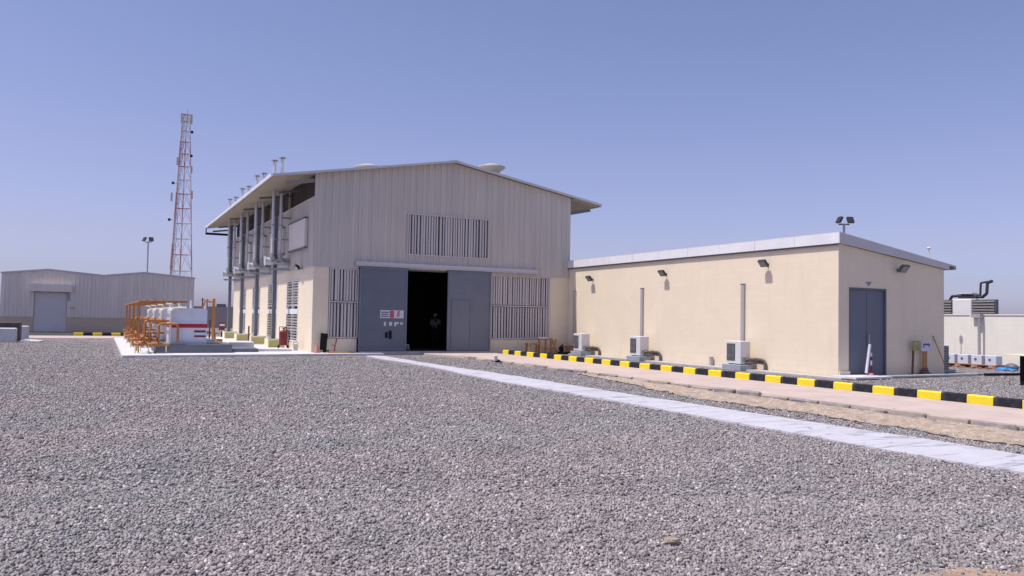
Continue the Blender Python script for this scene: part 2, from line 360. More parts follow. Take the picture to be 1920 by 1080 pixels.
# near gravel: individual stones as one mesh of ground cover
def stones():
    rng = np.random.default_rng(3)
    cube = np.array([(x, y, z) for z in (-1, 1) for y in (-1, 1) for x in (-1, 1)]) * .62
    cf = np.array([(0, 2, 3), (0, 3, 1), (4, 5, 7), (4, 7, 6), (0, 1, 5), (0, 5, 4), (2, 6, 7), (2, 7, 3), (0, 4, 6), (0, 6, 2), (1, 3, 7), (1, 7, 5)])
    fw = np.array([.4538, .8911]); rt = np.array([.8911, -.4538])
    P = []; R = []
    for d0, d1, dens, r0, r1 in ((4.2, 7.5, 2300, .0085, .019), (7.5, 12.5, 1250, .010, .021), (12.5, 19, 480, .012, .024), (19, 27, 160, .014, .026), (27, 40, 50, .016, .028)):
        n = int(.76 * (d1 * d1 - d0 * d0) * dens)
        d = np.sqrt(rng.uniform(d0 * d0, d1 * d1, n)); d *= 1 + rng.uniform(-.10, .16, n) * (d0 > 5); u = rng.uniform(-.76, .76, n) * d
        xy = np.array([CX, CY]) + d[:, None] * fw + u[:, None] * rt
        r = r0 + (r1 - r0) * rng.random(n) ** 1.6; r *= 1 + .55 * (rng.random(n) < .03)
        x, y = xy.T; keep = np.ones(n, bool)
        keep &= ~((x > 1.36 + .03 * np.sin(y * 9)) & (x < 2.68 + .03 * np.sin(y * 7)) & (rng.random(n) < .992))
        bank = (x > 3.75) & (x < 5.1)
        keep &= ~(bank & (rng.random(n) < np.clip((-11 - y) / 8, .0, .88))); keep &= ~((x > 5.1) & (x < 8.25) & (y < 0))
        keep &= ~((x > 11.2) & (y > -17)); keep &= ~((x > -7.25) & (y > -2.15)); keep &= ~((x > 8.2) & (y > -2))
        e = (x + 3.4) * .04 + (y + 29.83) + .10 * np.sin(x * 5.1) + .06 * np.sin(x * 13)
        bare = (x > -4.2)
        keep &= ~(bare & (rng.random(n) < np.clip(-e / .22, 0, .88)))
        P.append(xy[keep]); R.append(r[keep])
    P = np.concatenate(P); R = np.concatenate(R); n = len(P)
    V = cube[None] * rng.uniform(.62, 1.3, (n, 8, 1)) + rng.normal(0, .10, (n, 8, 3))
    V *= rng.uniform(.6, 1.25, (n, 1, 3)) * np.array([1.15, 1.1, .72])
    q = rng.normal(size=(n, 4)); q[:, 1:3] *= .6; q /= np.linalg.norm(q, axis=1)[:, None]
    w, x, y, z = q.T
    Rm = np.stack([1 - 2 * (y * y + z * z), 2 * (x * y - z * w), 2 * (x * z + y * w), 2 * (x * y + z * w), 1 - 2 * (x * x + z * z), 2 * (y * z - x * w), 2 * (x * z - y * w), 2 * (y * z + x * w), 1 - 2 * (x * x + y * y)], 1).reshape(n, 3, 3)
    V = np.einsum('nij,nkj->nki', Rm, V) * R[:, None, None]
    zc = -.03 + R * rng.uniform(-.15, .70, n)
    V[:, :, 0] += P[:, 0, None]; V[:, :, 1] += P[:, 1, None]; V[:, :, 2] += zc[:, None]
    F = (cf[None] + (np.arange(n) * 8)[:, None, None]).reshape(-1)
    me = bpy.data.meshes.new('gravel_stones')
    me.vertices.add(n * 8); me.vertices.foreach_set('co', V.reshape(-1).astype(np.float32))
    me.loops.add(n * 36); me.loops.foreach_set('vertex_index', F.astype(np.int32))
    me.polygons.add(n * 12); me.polygons.foreach_set('loop_start', (np.arange(n * 12) * 3).astype(np.int32))
    me.update()
    at = me.attributes.new('tone', 'FLOAT', 'POINT')
    tone = np.clip(rng.normal(.50, .26, n), 0, 1); at.data.foreach_set('value', np.repeat(tone, 8).astype(np.float32))
    me.materials.append(MT['stone'])
    o = bpy.data.objects.new('gravel_stones', me); COL.objects.link(o)
    tag(o, 'loose grey crushed stones covering the foreground', 'gravel', kind='stuff')
stones()

# bare red dirt patch in the near right corner
def dirt_patch():
    rng = random.Random(5); mb = MB(); n = 60; top = []; bot = []
    for i in range(n + 1):
        x = -4.3 + 4.8 * i / n
        y = -29.88 - .04 * (x + 3.4) - .10 * math.sin(x * 5.1) - .06 * math.sin(x * 13) + rng.uniform(-.03, .03)
        if x < -3.9: y -= (-3.9 - x) * 1.2
        top.append((x, y, -.022)); bot.append((x, -33.5, -.022))
    vs = top + bot; m = n + 1
    mb.add(vs, [(i, m + i, m + i + 1, i + 1) for i in range(n)])
    struct('dirt_patch', mb, MT['reddirt'], 'bare reddish sandy dirt patch', 'dirt')
dirt_patch()

# sandy bank beside the walkway (a low rough slope) with the ground dropping to the gravel
def bank():
    rng = random.Random(11); mb = MB(); ys = [(-34 + .085 * i) for i in range(int(21.5 / .085))]; xs = [0, .06, .12, .19, .26, .33, .40, .48, .56, .64, .72, .80, .88, .94, 1.0]; K = len(xs) - 1
    rows = []
    for y in ys:
        amp = min(1, max(0, (-12.0 - y) / 8)) * .94 + .06
        left = 5.25 - (1.75 + .10 * math.sin(y * .9) + .07 * math.sin(y * 3.1) + rng.uniform(-.04, .04)) * amp
        row = []
        for k, t in enumerate(xs):
            x = 5.35 + (left - 5.35) * t
            z = -.045 + amp * (.075 * min(1, max(0, (t - .12) / .3)) * (1 - t ** 5)) + .02 * (1 - amp) + ((rng.uniform(-.022, .022) + .02 * math.sin(y * 2.3 + k)) if 0 < k < K else 0)
            if k == K - 1: z = max(z, -.012 + rng.uniform(0, .02) * amp)
            if k == K - 1: x = left
            if k == K: x = left + .07; z = -.07
            row.append((x + (rng.uniform(-.02, .02) if 0 < k < K else 0), y + rng.uniform(-.02, .02), z))
        rows.append(row)
    vs = [p for r in rows for p in r]; m = len(xs)
    mb.add(vs, [(j * m + i, j * m + i + 1, (j + 1) * m + i + 1, (j + 1) * m + i) for j in range(len(ys) - 1) for i in range(m - 1)], False)
    struct('sandy_bank', mb, MT['sand'], 'rough sandy bank between gravel and paved walkway', 'sand bank')
bank()

# pink walkway, up against the painted kerb, curving round at the hall door
mb = MB()
poly = [(5.32, -36), (8.02, -36), (8.02, -1.7), (8.0, -.55), (5.6, -.55), (4.6, -.9), (4.45, -1.5), (4.9, -2.6), (5.2, -3.8), (5.32, -5.2)]
mb.prism(poly, 'z', -.05, .045)
struct('walkway', mb, MT['walk'], 'pinkish paved walkway beside the striped kerb', 'walkway')

# white strip path
mb = MB(); ys = [-36 + .5 * i for i in range(69)]; rr = random.Random(2)
def px(y): return .05 * math.sin(y * .55) + .02 * math.sin(y * 1.7), .05 * math.sin(y * .47 + 1) + .02 * math.sin(y * 2.1)
top = []
for y in ys:
    a, b = px(y); zz = rr.uniform(-.006, .006); cl = min(1, max(0, (y + 15) / 6)); a += .36 * cl; b -= .16 * cl
    top.append(((1.40 + a, y, .0 + zz), ((4.03 + a + b) / 2, y, .012 + zz), (2.63 + b, y, .0 - zz)))
vs = [p for r in top for p in r]; L = len(top)
fs = []
for i in range(L - 1):
    for k in (0, 1): fs.append((i * 3 + k, i * 3 + k + 1, i * 3 + 3 + k + 1, i * 3 + 3 + k))
o0 = len(vs); vs += [(r[0][0] - .005, r[0][1], -.06) for r in top] + [(r[2][0] + .005, r[2][1], -.06) for r in top]
for i in range(L - 1):
    fs.append((i * 3, i * 3 + 3, o0 + i + 1, o0 + i)); fs.append((i * 3 + 2, o0 + L + i, o0 + L + i + 1, i * 3 + 5))
mb.add(vs, fs, False)
struct('path', mb, MT['path'], 'narrow white path crossing the gravel', 'path')

# concrete apron slab round equipment and hall
mb = MB(); mb.prism([(-7.05, -2.0), (2.75, -1.15), (2.75, -.02), (0.0, -.02), (-.02, 22.9), (-7.05, 19.2)], 'z', -.06, .06)
struct('pavement_slab', mb, MT['whitecon'], 'pale concrete slab carrying the tanks beside the hall', 'slab')
# concrete apron round annex
mb = MB()
mb.box(11.75, 12.28, -16.0, -.6, -.05, .012); mb.box(11.75, 18.0, -16.55, -16.0, -.05, .012)
struct('apron', mb, MT['concrete'], 'thin concrete apron at the foot of the long cream annex', 'apron')
# road and pale strip before the shed
mb = MB(); mb.box(-40, -3, 26.4, 34.3, -.05, -.012)
struct('road', mb, MT['asphalt'], 'dark asphalt road before the far shed', 'road')
mb = MB(); mb.box(-13.2, -5.0, 20.6, 25.7, -.05, -.014)
struct('pavement', mb, MT['walk'], 'pale pavement strip before the far kerb', 'pavement')

mb = MB(); mb.sphere((0, 0, 0), .05, 9, 6, (1.3, .8, .5)); rq = random.Random(6); mb.v = [(a * rq.uniform(.85, 1.15), b * rq.uniform(.85, 1.15), c * rq.uniform(.8, 1.2)) for a, b, c in mb.v]; mb.sm = [False] * len(mb.sm)
o = mb.build('rock', MT['sand']); o.location = (-4.0, -28.62, .01); tag(o, 'pale sandy rock lying alone on the grey gravel in the foreground', 'rock')
# ------------------------------------------------------------------ painted kerb blocks
def kerbblock(mat):
    mb = MB(); l = .55
    prof = [(-.075, -.06), (.075, -.06), (.075, .165), (.06, .18), (-.05, .18), (-.075, .155)]
    mb.prism(prof, 'y', -l / 2, l / 2); return mb
ky = kerbblock('y'); kmesh_y = ky.mesh('kerb_block'); kmesh_y.materials.append(MT['yellow'])
kmesh_k = ky.mesh('kerb_block'); kmesh_k.materials.append(MT['kblack'])
rr = random.Random(4)
NB = 47
for i in range(NB):
    yel = i % 2 == 0
    o = bpy.data.objects.new('kerb_block', kmesh_y if yel else kmesh_k); COL.objects.link(o)
    o.location = (8.10 + rr.uniform(-.008, .008), -1.86 - .5605 * i, .04 + rr.uniform(-.006, .006)); o.rotation_euler = (rr.uniform(-.008, .008), rr.uniform(-.015, .015), rr.uniform(-.012, .012))
    if i == 0: lab = 'yellow painted kerb block at the far end of the row, by the hall'
    elif i == 1: lab = 'first black kerb block at the far end of the row, by the hall'
    elif yel: lab = 'yellow painted kerb block between black ones along the pink walkway'
    else: lab = 'black painted kerb block between yellow ones along the pink walkway'
    tag(o, lab, 'kerb block', 'striped kerb blocks along the walkway')
# far kerb before the shed
for i in range(14):
    yel = i % 2 == 0
    o = bpy.data.objects.new('kerb_block', kmesh_y if yel else kmesh_k); COL.objects.link(o)
    o.location = (-9.03 + .545 * i, 25.9, .0); o.rotation_euler = (0, 0, math.pi / 2 )
    tag(o, ('yellow' if yel else 'black') + ' kerb block of the distant row before the far shed', 'kerb block', 'striped kerb blocks before the shed')

# rough edge stones of the walkway
for i in range(34):
    y = -3.6 - .8 * i; rr2 = random.Random(100 + i)
    mb = MB(); w = .13 + rr2.uniform(-.02, .02); l = .76 * rr2.uniform(.86, 1.0)
    mb.bbox(-w / 2, w / 2, -l / 2, l / 2, -.09, .062 + rr2.uniform(-.045, .012), .022)
    mb.v = [(a + rr2.uniform(-.012, .012), b + rr2.uniform(-.012, .012), c + rr2.uniform(-.01, .01)) for a, b, c in mb.v]
    o = mb.build('edge_stone', MT['kstone' if rr2.random() < .6 else 'kstone2']); o.location = (5.28 + rr2.uniform(-.03, .03) , y, .0); o.rotation_euler = (0, rr2.uniform(-.08, .08), rr2.uniform(-.05, .05))
    tag(o, 'worn concrete edging stone between pink walkway and sandy bank', 'edging stone', 'worn edging stones of the walkway')

# ------------------------------------------------------------------ main hall
W, LEN, ZC = 12.3, 22.4, 3.66
XR, ZR, ZE = 6.15, 8.56, 7.50
def roofz(x): return ZE + (ZR - ZE) * (x / XR if x < XR else (W - x) / (W - XR))
hall = thing('generator_hall', 'tall grey metal clad hall with cream block base and open sliding doors', 'industrial hall')
# brick base front
mb = MB()
mb.box(0, .66, 0, .2, 0, ZC); mb.box(.66, 1.9, 0, .2, 0, .63); mb.box(.66, 1.9, .02, .2, 3.58, ZC); mb.build('front_base_wall', MT['creamx'], hall)
mb = MB(); mb.box(8.08, 11.28, 0, .2, 0, .63); mb.box(11.28, 12.45, 0, .2, 0, ZC)
mb.box(8.08, 11.28, .02, .2, 3.58, ZC)
mb.build('front_base_wall', MT['creamx'], hall)
# left side base wall with openings
PYS = [4.9, 9.6, 14.4, 19.3]
WY = [2.7, 7.5, 12.35, 17.2]; WL = 2.5
mb = MB(); y = .2
for a in WY:
    mb.box(0, .2, y, a, 0, ZC); mb.box(0, .2, a, a + WL, 0, .38); mb.box(0, .2, a, a + WL, 3.16, ZC); y = a + WL
mb.box(0, .2, y, LEN, 0, ZC)
mb.build('side_base_wall', MT['creamy'], hall)
mb = MB(); mb.box(.2, W, LEN - .2, LEN, 0, 7.4); mb.box(W - .2, W - .02, .2, LEN - .2, 0, 7.4)
mb.build('rear_wall', MT['clad2'], hall)
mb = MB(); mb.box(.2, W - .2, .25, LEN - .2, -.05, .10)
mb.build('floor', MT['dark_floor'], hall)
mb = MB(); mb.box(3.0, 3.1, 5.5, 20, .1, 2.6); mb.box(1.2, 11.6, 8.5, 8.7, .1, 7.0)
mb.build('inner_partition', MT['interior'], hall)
# front cladding
mb = MB()
mb.rib(-.03, W + .03, -.03, cst(ZC), lambda u: roofz(u) - .02, 'x', -1, .285, .035, holes=[(4.03, 7.96, 4.29, 6.12)], knots=(XR, 4.03, 7.96))
mb.build('gable_cladding', MT['clad'], hall)
for xa, xb in ((-.04, 1.9), (8.08, W + .03)): MB().box(xa, xb, -.045, .0, ZC - .06, ZC - .002).build('drip_flashing', MT['trim'], hall)
MB().box(1.9, 8.08, .02, .2, 3.60, ZC + .05).build('lintel', MT['darksteel'], hall)
# side cladding
mb = MB(); mb.rib(0, LEN, -.03, cst(ZC), cst(6.45), 'y', -1, .285, .03); mb.build('side_cladding', MT['clad'], hall)
mb = MB(); mb.box(-.05, .0, -.02, LEN, 3.6, ZC - .002); mb.box(-.045, -.0, 0, LEN, 6.45, 6.53); mb.build('side_flashing', MT['trim'], hall)
# dark high level vent band on the side
mb = MB(); mb.box(.08, .12, .05, LEN, 6.53, 7.42); mb.build('vent_backing', MT['ventdark'], hall)
mb = MB(); y = .4
while y < LEN - .3: mb.box(.02, .05, y, y + .05, 6.535, 7.44); y += .28
mb.build('vent_battens', MT['ventdark'], hall)
for y in PYS: MB().box(-.06, .06, y, y + .2, 6.531, 7.40).build('vent_post', MT['soffit'], hall)
MB().bar((0, .12, 7.20), (-1.2, .12, 7.0), .15).build('front_tie_beam', MT['beam'], hall)  # added bar, stands in for the shade under the soffit's front end
MB().bar((0, 2.6, 7.1), (-1.0, 2.6, 6.94), .1).build('tie_beam', MT['darksteel'], hall)
# raised panels on side cladding
for a in (1.0, 5.7, 10.5, 15.4):
    mb = MB(); mb.box(-.19, -.065, a, a + 3.2, 4.5, 5.7); mb.build('duct_panel', MT['clad2'], hall)
    mb = MB(); mb.box(-.22, -.065, a - .05, a + 3.3, 5.715, 5.76); mb.box(-.22, -.065, a - .05, a + 3.3, 4.44, 4.485); mb.build('panel_trim', MT['darksteel'], hall)
# roof
def roofsheet(x0, x1):
    mb = MB(); p = .25; y0, y1 = -.32, LEN + .35; n = int((y1 - y0) / p)
    def zz(x): return (ZE + (ZR - ZE) * x / XR if x <= XR else ZE + (ZR - ZE) * (W - x) / (W - XR)) + .02
    rows = []
    for i in range(n + 1):
        y = y0 + p * i
        for f, h in ((0, 0), (.55, 0), (.65, .03), (.9, .03)):
            if y + f * p <= y1: rows.append((y + f * p, h))
    rows.append((y1, 0))
    vs = []
    for y, h in rows: vs += [(x0, y, zz(x0) + h), (x1, y, zz(x1) + h)]
    mb.add(vs, [(2 * i, 2 * i + 1, 2 * i + 3, 2 * i + 2) for i in range(len(rows) - 1)])
    return mb
roofsheet(-1.78, XR).build('roof_sheet', MT['roof'], hall)
roofsheet(XR, W + 1.55).build('roof_sheet', MT['roof'], hall)
# soffit of the overhangs
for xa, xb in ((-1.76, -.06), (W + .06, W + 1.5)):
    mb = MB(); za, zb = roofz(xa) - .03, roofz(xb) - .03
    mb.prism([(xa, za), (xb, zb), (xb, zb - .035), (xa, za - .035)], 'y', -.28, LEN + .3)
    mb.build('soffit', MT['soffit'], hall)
mb = MB()
for xa, xb, in ((-1.8, XR), (XR, W + 1.55)):
    za, zb = roofz(xa), roofz(xb)
    mb.prism([(xa, za + .05), (xb, zb + .05), (xb, zb - .05), (xa, za - .05)], 'y', -.36, -.325)
mb.build('verge_flashing', MT['trim'], hall)
mb = MB(); mb.box(-1.87, -1.79, -.3, LEN + .3, roofz(-1.8) - .04, roofz(-1.8) + .07); mb.build('eave_flashing', MT['white_trim'], hall)
mb = MB(); mb.box(W + 1.56, W + 1.64, -.3, LEN + .3, roofz(W + 1.56) - .09, roofz(W + 1.56) + .06); mb.build('eave_flashing', MT['trim'], hall)
mb = MB(); mb.prism([(XR - .3, ZR + .02), (XR, ZR + .075), (XR + .3, ZR + .02)], 'y', -.34, LEN + .3); mb.build('ridge_cap', MT['trim'], hall)
# overhang brackets
for yy in (4.78, 9.5, 14.35, 19.25, 22.2):
    mb = MB(); mb.bar((0, yy, 7.13), (-1.45, yy, 6.92), .10); mb.build('eave_bracket', MT['darksteel'], hall)
for yy in (.25, 5, 10, 15, 20):
    mb = MB(); mb.bar((W, yy, 6.72), (W + 1.3, yy, 7.0), .12); mb.build('eave_bracket', MT['darksteel'], hall)
mb = MB(); mb.box(-1.86, -.3, LEN + .05, LEN + .15, 6.72, 6.86); mb.box(-1.86, -1.8, LEN + .05, LEN + .12, 6.86, 7.15); mb.build('end_beam', MT['black'], hall)
# vertical louvres
def louvre(mb, x0, x1, z0, z1, y, pitch=.128, seed=1, tilt=.0):
    r = random.Random(seed); x = x0 + .03
    while x < x1 - .05:
        w = pitch * r.choice((.62, .70, .76, .82)); t = r.uniform(.15, .75); h = w * .5
        mb.box(x, x + h, y - .006, y + .006, z0, z1, Matrix.Rotation(t, 3, 'Z'), (x + h, y, z0))
        mb.box(x + h, x + w, y - .0062, y + .0062, z0, z1, Matrix.Rotation(-t * .8, 3, 'Z'), (x + h, y, z0)); x += pitch * r.choice((.92, 1.0, 1.0, 1.2))
def louvre_panel(name, x0, x1, z0, z1, mids, y=-.0, seed=1):
    mb = MB(); t = .045
    zz = [z0] + [m for m in mids] + [z1]
    mb.box(x0, x0 + t, y - .05, y + .06, z0, z1); mb.box(x1 - t, x1, y - .05, y + .06, z0, z1)
    for z in (z0, z1 - t): mb.box(x0 + t, x1 - t, y - .048, y + .058, z, z + t)
    for m in mids: mb.box(x0 + t, x1 - t, y - .052, y + .055, m - .025, m + .025)
    fr = mb.build(name, MT['slat'], hall)
    sl = MB()
    for k, (a, b) in enumerate(zip(zz[:-1], zz[1:])): louvre(sl, x0 + t, x1 - t, a + .05, b - .05, y + .0, seed=seed + k)
    sl.build('slats', MT['slat'], fr)
    bk = MB(); bk.box(x0 + .01, x1 - .01, y + .15, y + .17, z0 + .01, z1 - .01); bk.build('backing', MT['louvback'], fr)
louvre_panel('louvre_panel', .68, 1.92, .65, 3.58, [2.17], .0, 3)
louvre_panel('louvre_panel', 8.06, 11.26, .65, 3.58, [2.17], .0, 8)
louvre_panel('gable_louvre', 4.03, 7.96, 4.29, 6.12, [], -.05, 14)
# side louvre windows (horizontal slats)
for a in WY:
    fr = MB(); t = .06
    fr.box(-.02, .1, a, a + t, .38, 3.16); fr.box(-.02, .1, a + WL - t, a + WL, .38, 3.16)
    fr.box(-.02, .1, a + WL / 2 - .03, a + WL / 2 + .03, .44, 3.1)
    for z in (.38, 3.10): fr.box(-.018, .098, a + t, a + WL - t, z, z + t)
    fr.box(-.03, .09, a + t, a + WL - t, 1.62, 1.86)
    f = fr.build('window', MT['white_trim'], hall)
    sl = MB(); z = .47; k = 0; r = random.Random(int(a * 10))
    while z < 3.05:
        if not 1.52 < z < 1.88: sl.box(.0, .012, a + t, a + WL - t, z, z + .10, Matrix.Rotation(-.55 - r.uniform(0, .5), 3, 'Y'))
        z += .125
    sl.build('slats', MT['slat'], f)
    bk = MB(); bk.box(.17, .19, a + .01, a + WL - .01, .39, 3.15); bk.build('backing', MT['interior'], f)
# sliding doors
mb = MB(); mb.box(1.75, 10.5, -.24, -.07, 3.72, 3.90); mb.box(1.75, 10.5, -.27, -.2405, 3.71, 3.74)
mb.build('door_rail', MT['trim'], hall)
def panel_door(x0, x1, name, mat):
    d = MB(); d.box(x0, x1, -.16, -.10, .12, 3.70); dd = d.build(name, mat, hall)
    s = MB()
    for z in (.12, 3.60): s.box(x0, x1, -.185, -.161, z, z + .10)
    for x in (x0, x1 - .06): s.box(x, x + .06, -.185, -.161, .221, 3.599)
    s.build('door_frame', MT['door2'], dd)
    for k in range(1, 6):
        z = .12 + 3.58 * k / 6
        pass
    sm = MB()
    for k in range(1, 7): sm.box(x0 + .061, x1 - .061, -.166, -.161, .12 + .51 * k, .128 + .51 * k)
    sm.build('seam', MT['door2'], dd)
    return dd
dl = panel_door(1.93, 4.05, 'sliding_door', MT['door'])
dr = panel_door(5.95, 8.07, 'sliding_door', MT['door2'])
mb = MB(); mb.box(6.15, 7.02, -.178, -.1615, .22, 2.38)
wk = mb.build('wicket_door', MT['door2'], dr)
mb = MB(); t = .018
mb.box(6.13, 6.149, -.183, -.1615, .2, 2.4); mb.box(7.021, 7.04, -.183, -.1615, .2, 2.4); mb.box(6.149, 7.021, -.183, -.1615, 2.381, 2.4)
mb.build('wicket_frame', MT['darksteel'], dr)
mb = MB(); mb.box(3.10, 3.19, -.21, -.161, .68, .92); mb.box(3.27, 3.37, -.21, -.161, .64, .98); mb.build('handle', MT['black'], dl)
# notice and pictogram stickers on the left door
mb = MB(); mb.box(2.85, 3.90, -.172, -.161, 1.52, 1.86); sg = mb.build('notice_board', MT['signw'], dl)
mb = MB()
for z, w in ((1.775, .36), (1.685, .33), (1.60, .35)): mb.box(2.88, 2.88 + w, -.1755, -.1725, z - .028, z + .018)
mb.box(3.62, 3.645, -.1755, -.1725, 1.60, 1.82)
sg2 = mb.build('lettering', MT['ink'], sg)
mb = MB(); mb.box(3.27, 3.47, -.1755, -.1725, 1.53, 1.84); mb.box(3.66, 3.72, -.1755, -.1725, 1.66, 1.85); mb.box(3.56, 3.75, -.1755, -.1725, 1.60, 1.64)
mb.build('red_mark', MT['rink'], sg)
for x0, x1, z0, z1 in ((3.03, 3.12, 1.18, 1.36), (3.26, 3.39, 1.20, 1.36), (3.49, 3.58, 1.18, 1.36), (3.581, 3.68, 1.27, 1.36), (3.76, 3.87, 1.25, 1.35)):
    mb = MB(); mb.box(x0, x1, -.168, -.161, z0, z1); mb.build('sticker', MT['signw'], dl)
# step before doors
mb = MB(); mb.box(1.95, 8.1, -.5, -.03, -.03, .10); mb.build('door_sill', MT['concrete'], hall)
# roof ventilators
def vent(loc, label):
    t = thing('roof_ventilator', label, 'roof ventilator', loc, group='roof ventilators on the hall')
    MB().cyl((0, 0, -.45), (0, 0, .28), .36, .40, 20).build('neck', MT['steel'], t)
    mb = MB(); mb.cyl((0, 0, .20), (0, 0, .40), .38, .66, 28); mb.cyl((0, 0, .40), (0, 0, .46), .66, .64, 28); mb.build('cowl', MT['cowl'], t)
    mb = MB(); mb.cyl((0, 0, .46), (0, 0, .54), .64, .34, 28); mb.cyl((0, 0, .54), (0, 0, .57), .34, .1, 20); mb.build('cap', MT['white_trim'], t)
vent((8.50, .95, roofz(8.5) + .16), 'mushroom ventilator standing clear on the right slope of the hall roof')
vent((3.1, 3.0, roofz(3.1) + .05), 'ventilator mostly hidden behind the left slope of the hall roof')
# side exhaust frames: plinth, column, silencer, twin stacks
PY = [4.13, 8.85, 13.7, 18.6]
def exhaust(y0):
    t = thing('exhaust_stack', '', 'exhaust stack', (-.6, y0 + .4, 0.06), group='twin exhaust stacks along the side of the hall')
    mb = MB()
    for dx in (-.18, -.03): mb.box(dx, dx + .02, .02, .18, .42, 6.95)
    mb.box(-.16, -.03, .09, .11, .42, 6.95); mb.box(-.26, .1, -.06, .3, .40, .42)
    mb.build('column', MT['colsteel'], t)
    for k, dx in enumerate((-.27, .07)):
        zt = 8.50 + .16 * k
        p = MB(); p.cyl((dx, -.1, 4.15), (dx, -.1, zt), .075, n=14); pp = p.build('stack_pipe', MT['pipe'], t)
        c = MB(); c.cyl((dx, -.1, zt + .10), (dx, -.1, zt + .14), .16, .09, 16); c.cyl((dx, -.1, zt + .085), (dx, -.1, zt + .10), .165, .16, 16)
        for a in range(3): c.bar((dx + .06 * math.cos(a * 2.1), -.1 + .06 * math.sin(a * 2.1), zt - .05), (dx + .07 * math.cos(a * 2.1), -.1 + .07 * math.sin(a * 2.1), zt + .09), .02)
        c.build('rain_cap', MT['darksteel'], pp)
        for zf, rf in ((4.28, .14), (5.6, .105)): MB().cyl((dx, -.1, zf), (dx, -.1, zf + .045), rf, n=14).build('flange', MT['steel'], pp)
        e = MB(); e.tube([(dx, -.1, 4.2), (dx + .06, -.08, 4.02), (dx + .22, -.02, 3.92), (.62, .0, 3.9)], .11, 12); e.build('elbow', MT['steel'], t)
    s = MB(); s.cyl((-.52, .15, 3.98), (.42, .15, 3.98), .17, n=18); s.cyl((-.56, .15, 3.98), (-.52, .15, 3.98), .22, n=18); s.cyl((.42, .15, 3.98), (.46, .15, 3.98), .22, n=18)
    s.build('silencer', MT['pipe'], t)
    for p0, p1, wd in (((-.3, .02, 6.0), (.62, .02, 6.0), .09), ((-.3, .02, 5.0), (.62, .02, 5.0), .07), ((-.5, 0, 3.62), (.6, 0, 3.62), .1)):
        MB().bar(p0, p1, wd).build('wall_bracket', MT['steel'], t)
    return t
labs = ['twin exhaust stack nearest to the front of the hall', 'second twin exhaust stack from the front of the hall', 'third twin exhaust stack from the front of the hall', 'rearmost twin exhaust stack beside the hall']
e0 = exhaust(PY[0]); e0['label'] = labs[0]
for k in (1, 2, 3): dup(e0, (-.6, PY[k] + .4, .06), labs[k])
plabs = ['olive concrete plinth with cream edges nearest the hall front', 'second olive plinth from the hall front', 'third olive plinth from the hall front', 'rearmost olive plinth beside the hall']
def plinth(y0, lab):
    t = thing('plinth', lab, 'plinth', (-.62, y0, .06), group='olive plinths carrying the exhaust columns')
    mb = MB(); mb.box(-.34, .36, 0, .85, 0, .40); mb.build('block', MT['olive'], t)
    mb = MB(); mb.box(-.38, -.342, -.03, .88, 0, .43); mb.box(-.341, .38, -.03, -.001, .36, .43); mb.box(-.341, .38, -.04, -.001, .0, .045); mb.build('edging', MT['creamp'], t)  # cream side plate and strips paint in the sunlit faces of the plinth
    return t
for k in range(4): plinth(PY[k], plabs[k])
# low white upstand behind plinths
mb = MB(); mb.box(-3.0, -.6, .9, 2.4, .06, .16); o = mb.build('concrete_step', MT['whitecon']); tag(o, 'low pale concrete step between the grey plinth and the hall corner', 'step')

# ------------------------------------------------------------------ floodlights on walls
def floodlight(loc, rz, label, cat='floodlight', group=None, tilt=.7):
    t = thing('floodlight', label, cat, loc, rz, group)   # local: wall at y=0, sticks out to -y
    R = Matrix.Rotation(tilt, 3, 'X'); piv = (0, -.22, 0)
    mb = MB(); mb.box(-.16, .16, -.27, -.19, -.13, .13, R, piv); mb.box(-.10, .10, -.19, -.14, -.07, .07, R, piv); mb.build('housing', MT['lamp'], t)
    mb = MB(); mb.box(-.14, .14, -.274, -.271, -.11, .11, R, piv); mb.build('lens', MT['lens'], t)
    mb = MB(); mb.bar((0, -.2, -.03), (0, .0, -.05), .03); mb.box(-.04, .04, -.02, .0, -.1, .0)
    mb.build('bracket', MT['darksteel'], t)
    return t
floodlight((W - .0, -13.05, 3.62), -math.pi / 2, 'dark floodlight on the lit annex wall, nearest the corner', group='floodlights on the long annex wall', tilt=.7)
floodlight((W - .0, -7.55, 3.52), -math.pi / 2, 'dark floodlight at the middle of the lit annex wall', group='floodlights on the long annex wall', tilt=.7)
floodlight((W - .0, -2.15, 3.50), -math.pi / 2, 'dark floodlight on the lit annex wall, nearest the hall', group='floodlights on the long annex wall', tilt=.7)
floodlight((14.95, -16.0, 3.42), 0, 'dark floodlight on the shaded annex end wall above the signs', tilt=.7)
floodlight((-.03, 1.95, 3.66), -math.pi / 2, 'small floodlight on the side wall of the hall by its front corner', tilt=.7)

# ------------------------------------------------------------------ annex
annex = thing('annex_building', 'long low cream annex with white fascia and blue grey double door', 'annex building', (0, 0, 0))
AX0, AX1, AY0, AY1 = 12.3, 17.28, -15.97, -.003
def az(x): return 4.08 + (3.49 - 4.08) * (x - AX0) / (AX1 - AX0)
mb = MB(); mb.box(AX0, AX0 + .2, AY0, AY1, 0, 4.07); mb.build('long_wall', MT['creamy'], annex)
mb = MB()
D0, D1, DZ = 12.76, 14.44, 2.75
mb.prism([(AX0 + .2, 0), (D0, 0), (D0, az(D0)), (AX0 + .2, az(AX0 + .2))], 'y', AY0, AY0 + .2)
mb.prism([(D0, DZ), (D1, DZ), (D1, az(D1)), (D0, az(D0))], 'y', AY0, AY0 + .2)
mb.prism([(D1, 0), (AX1, 0), (AX1, az(AX1)), (D1, az(D1))], 'y', AY0, AY0 + .2)
mb.build('end_wall', MT['creamx'], annex)
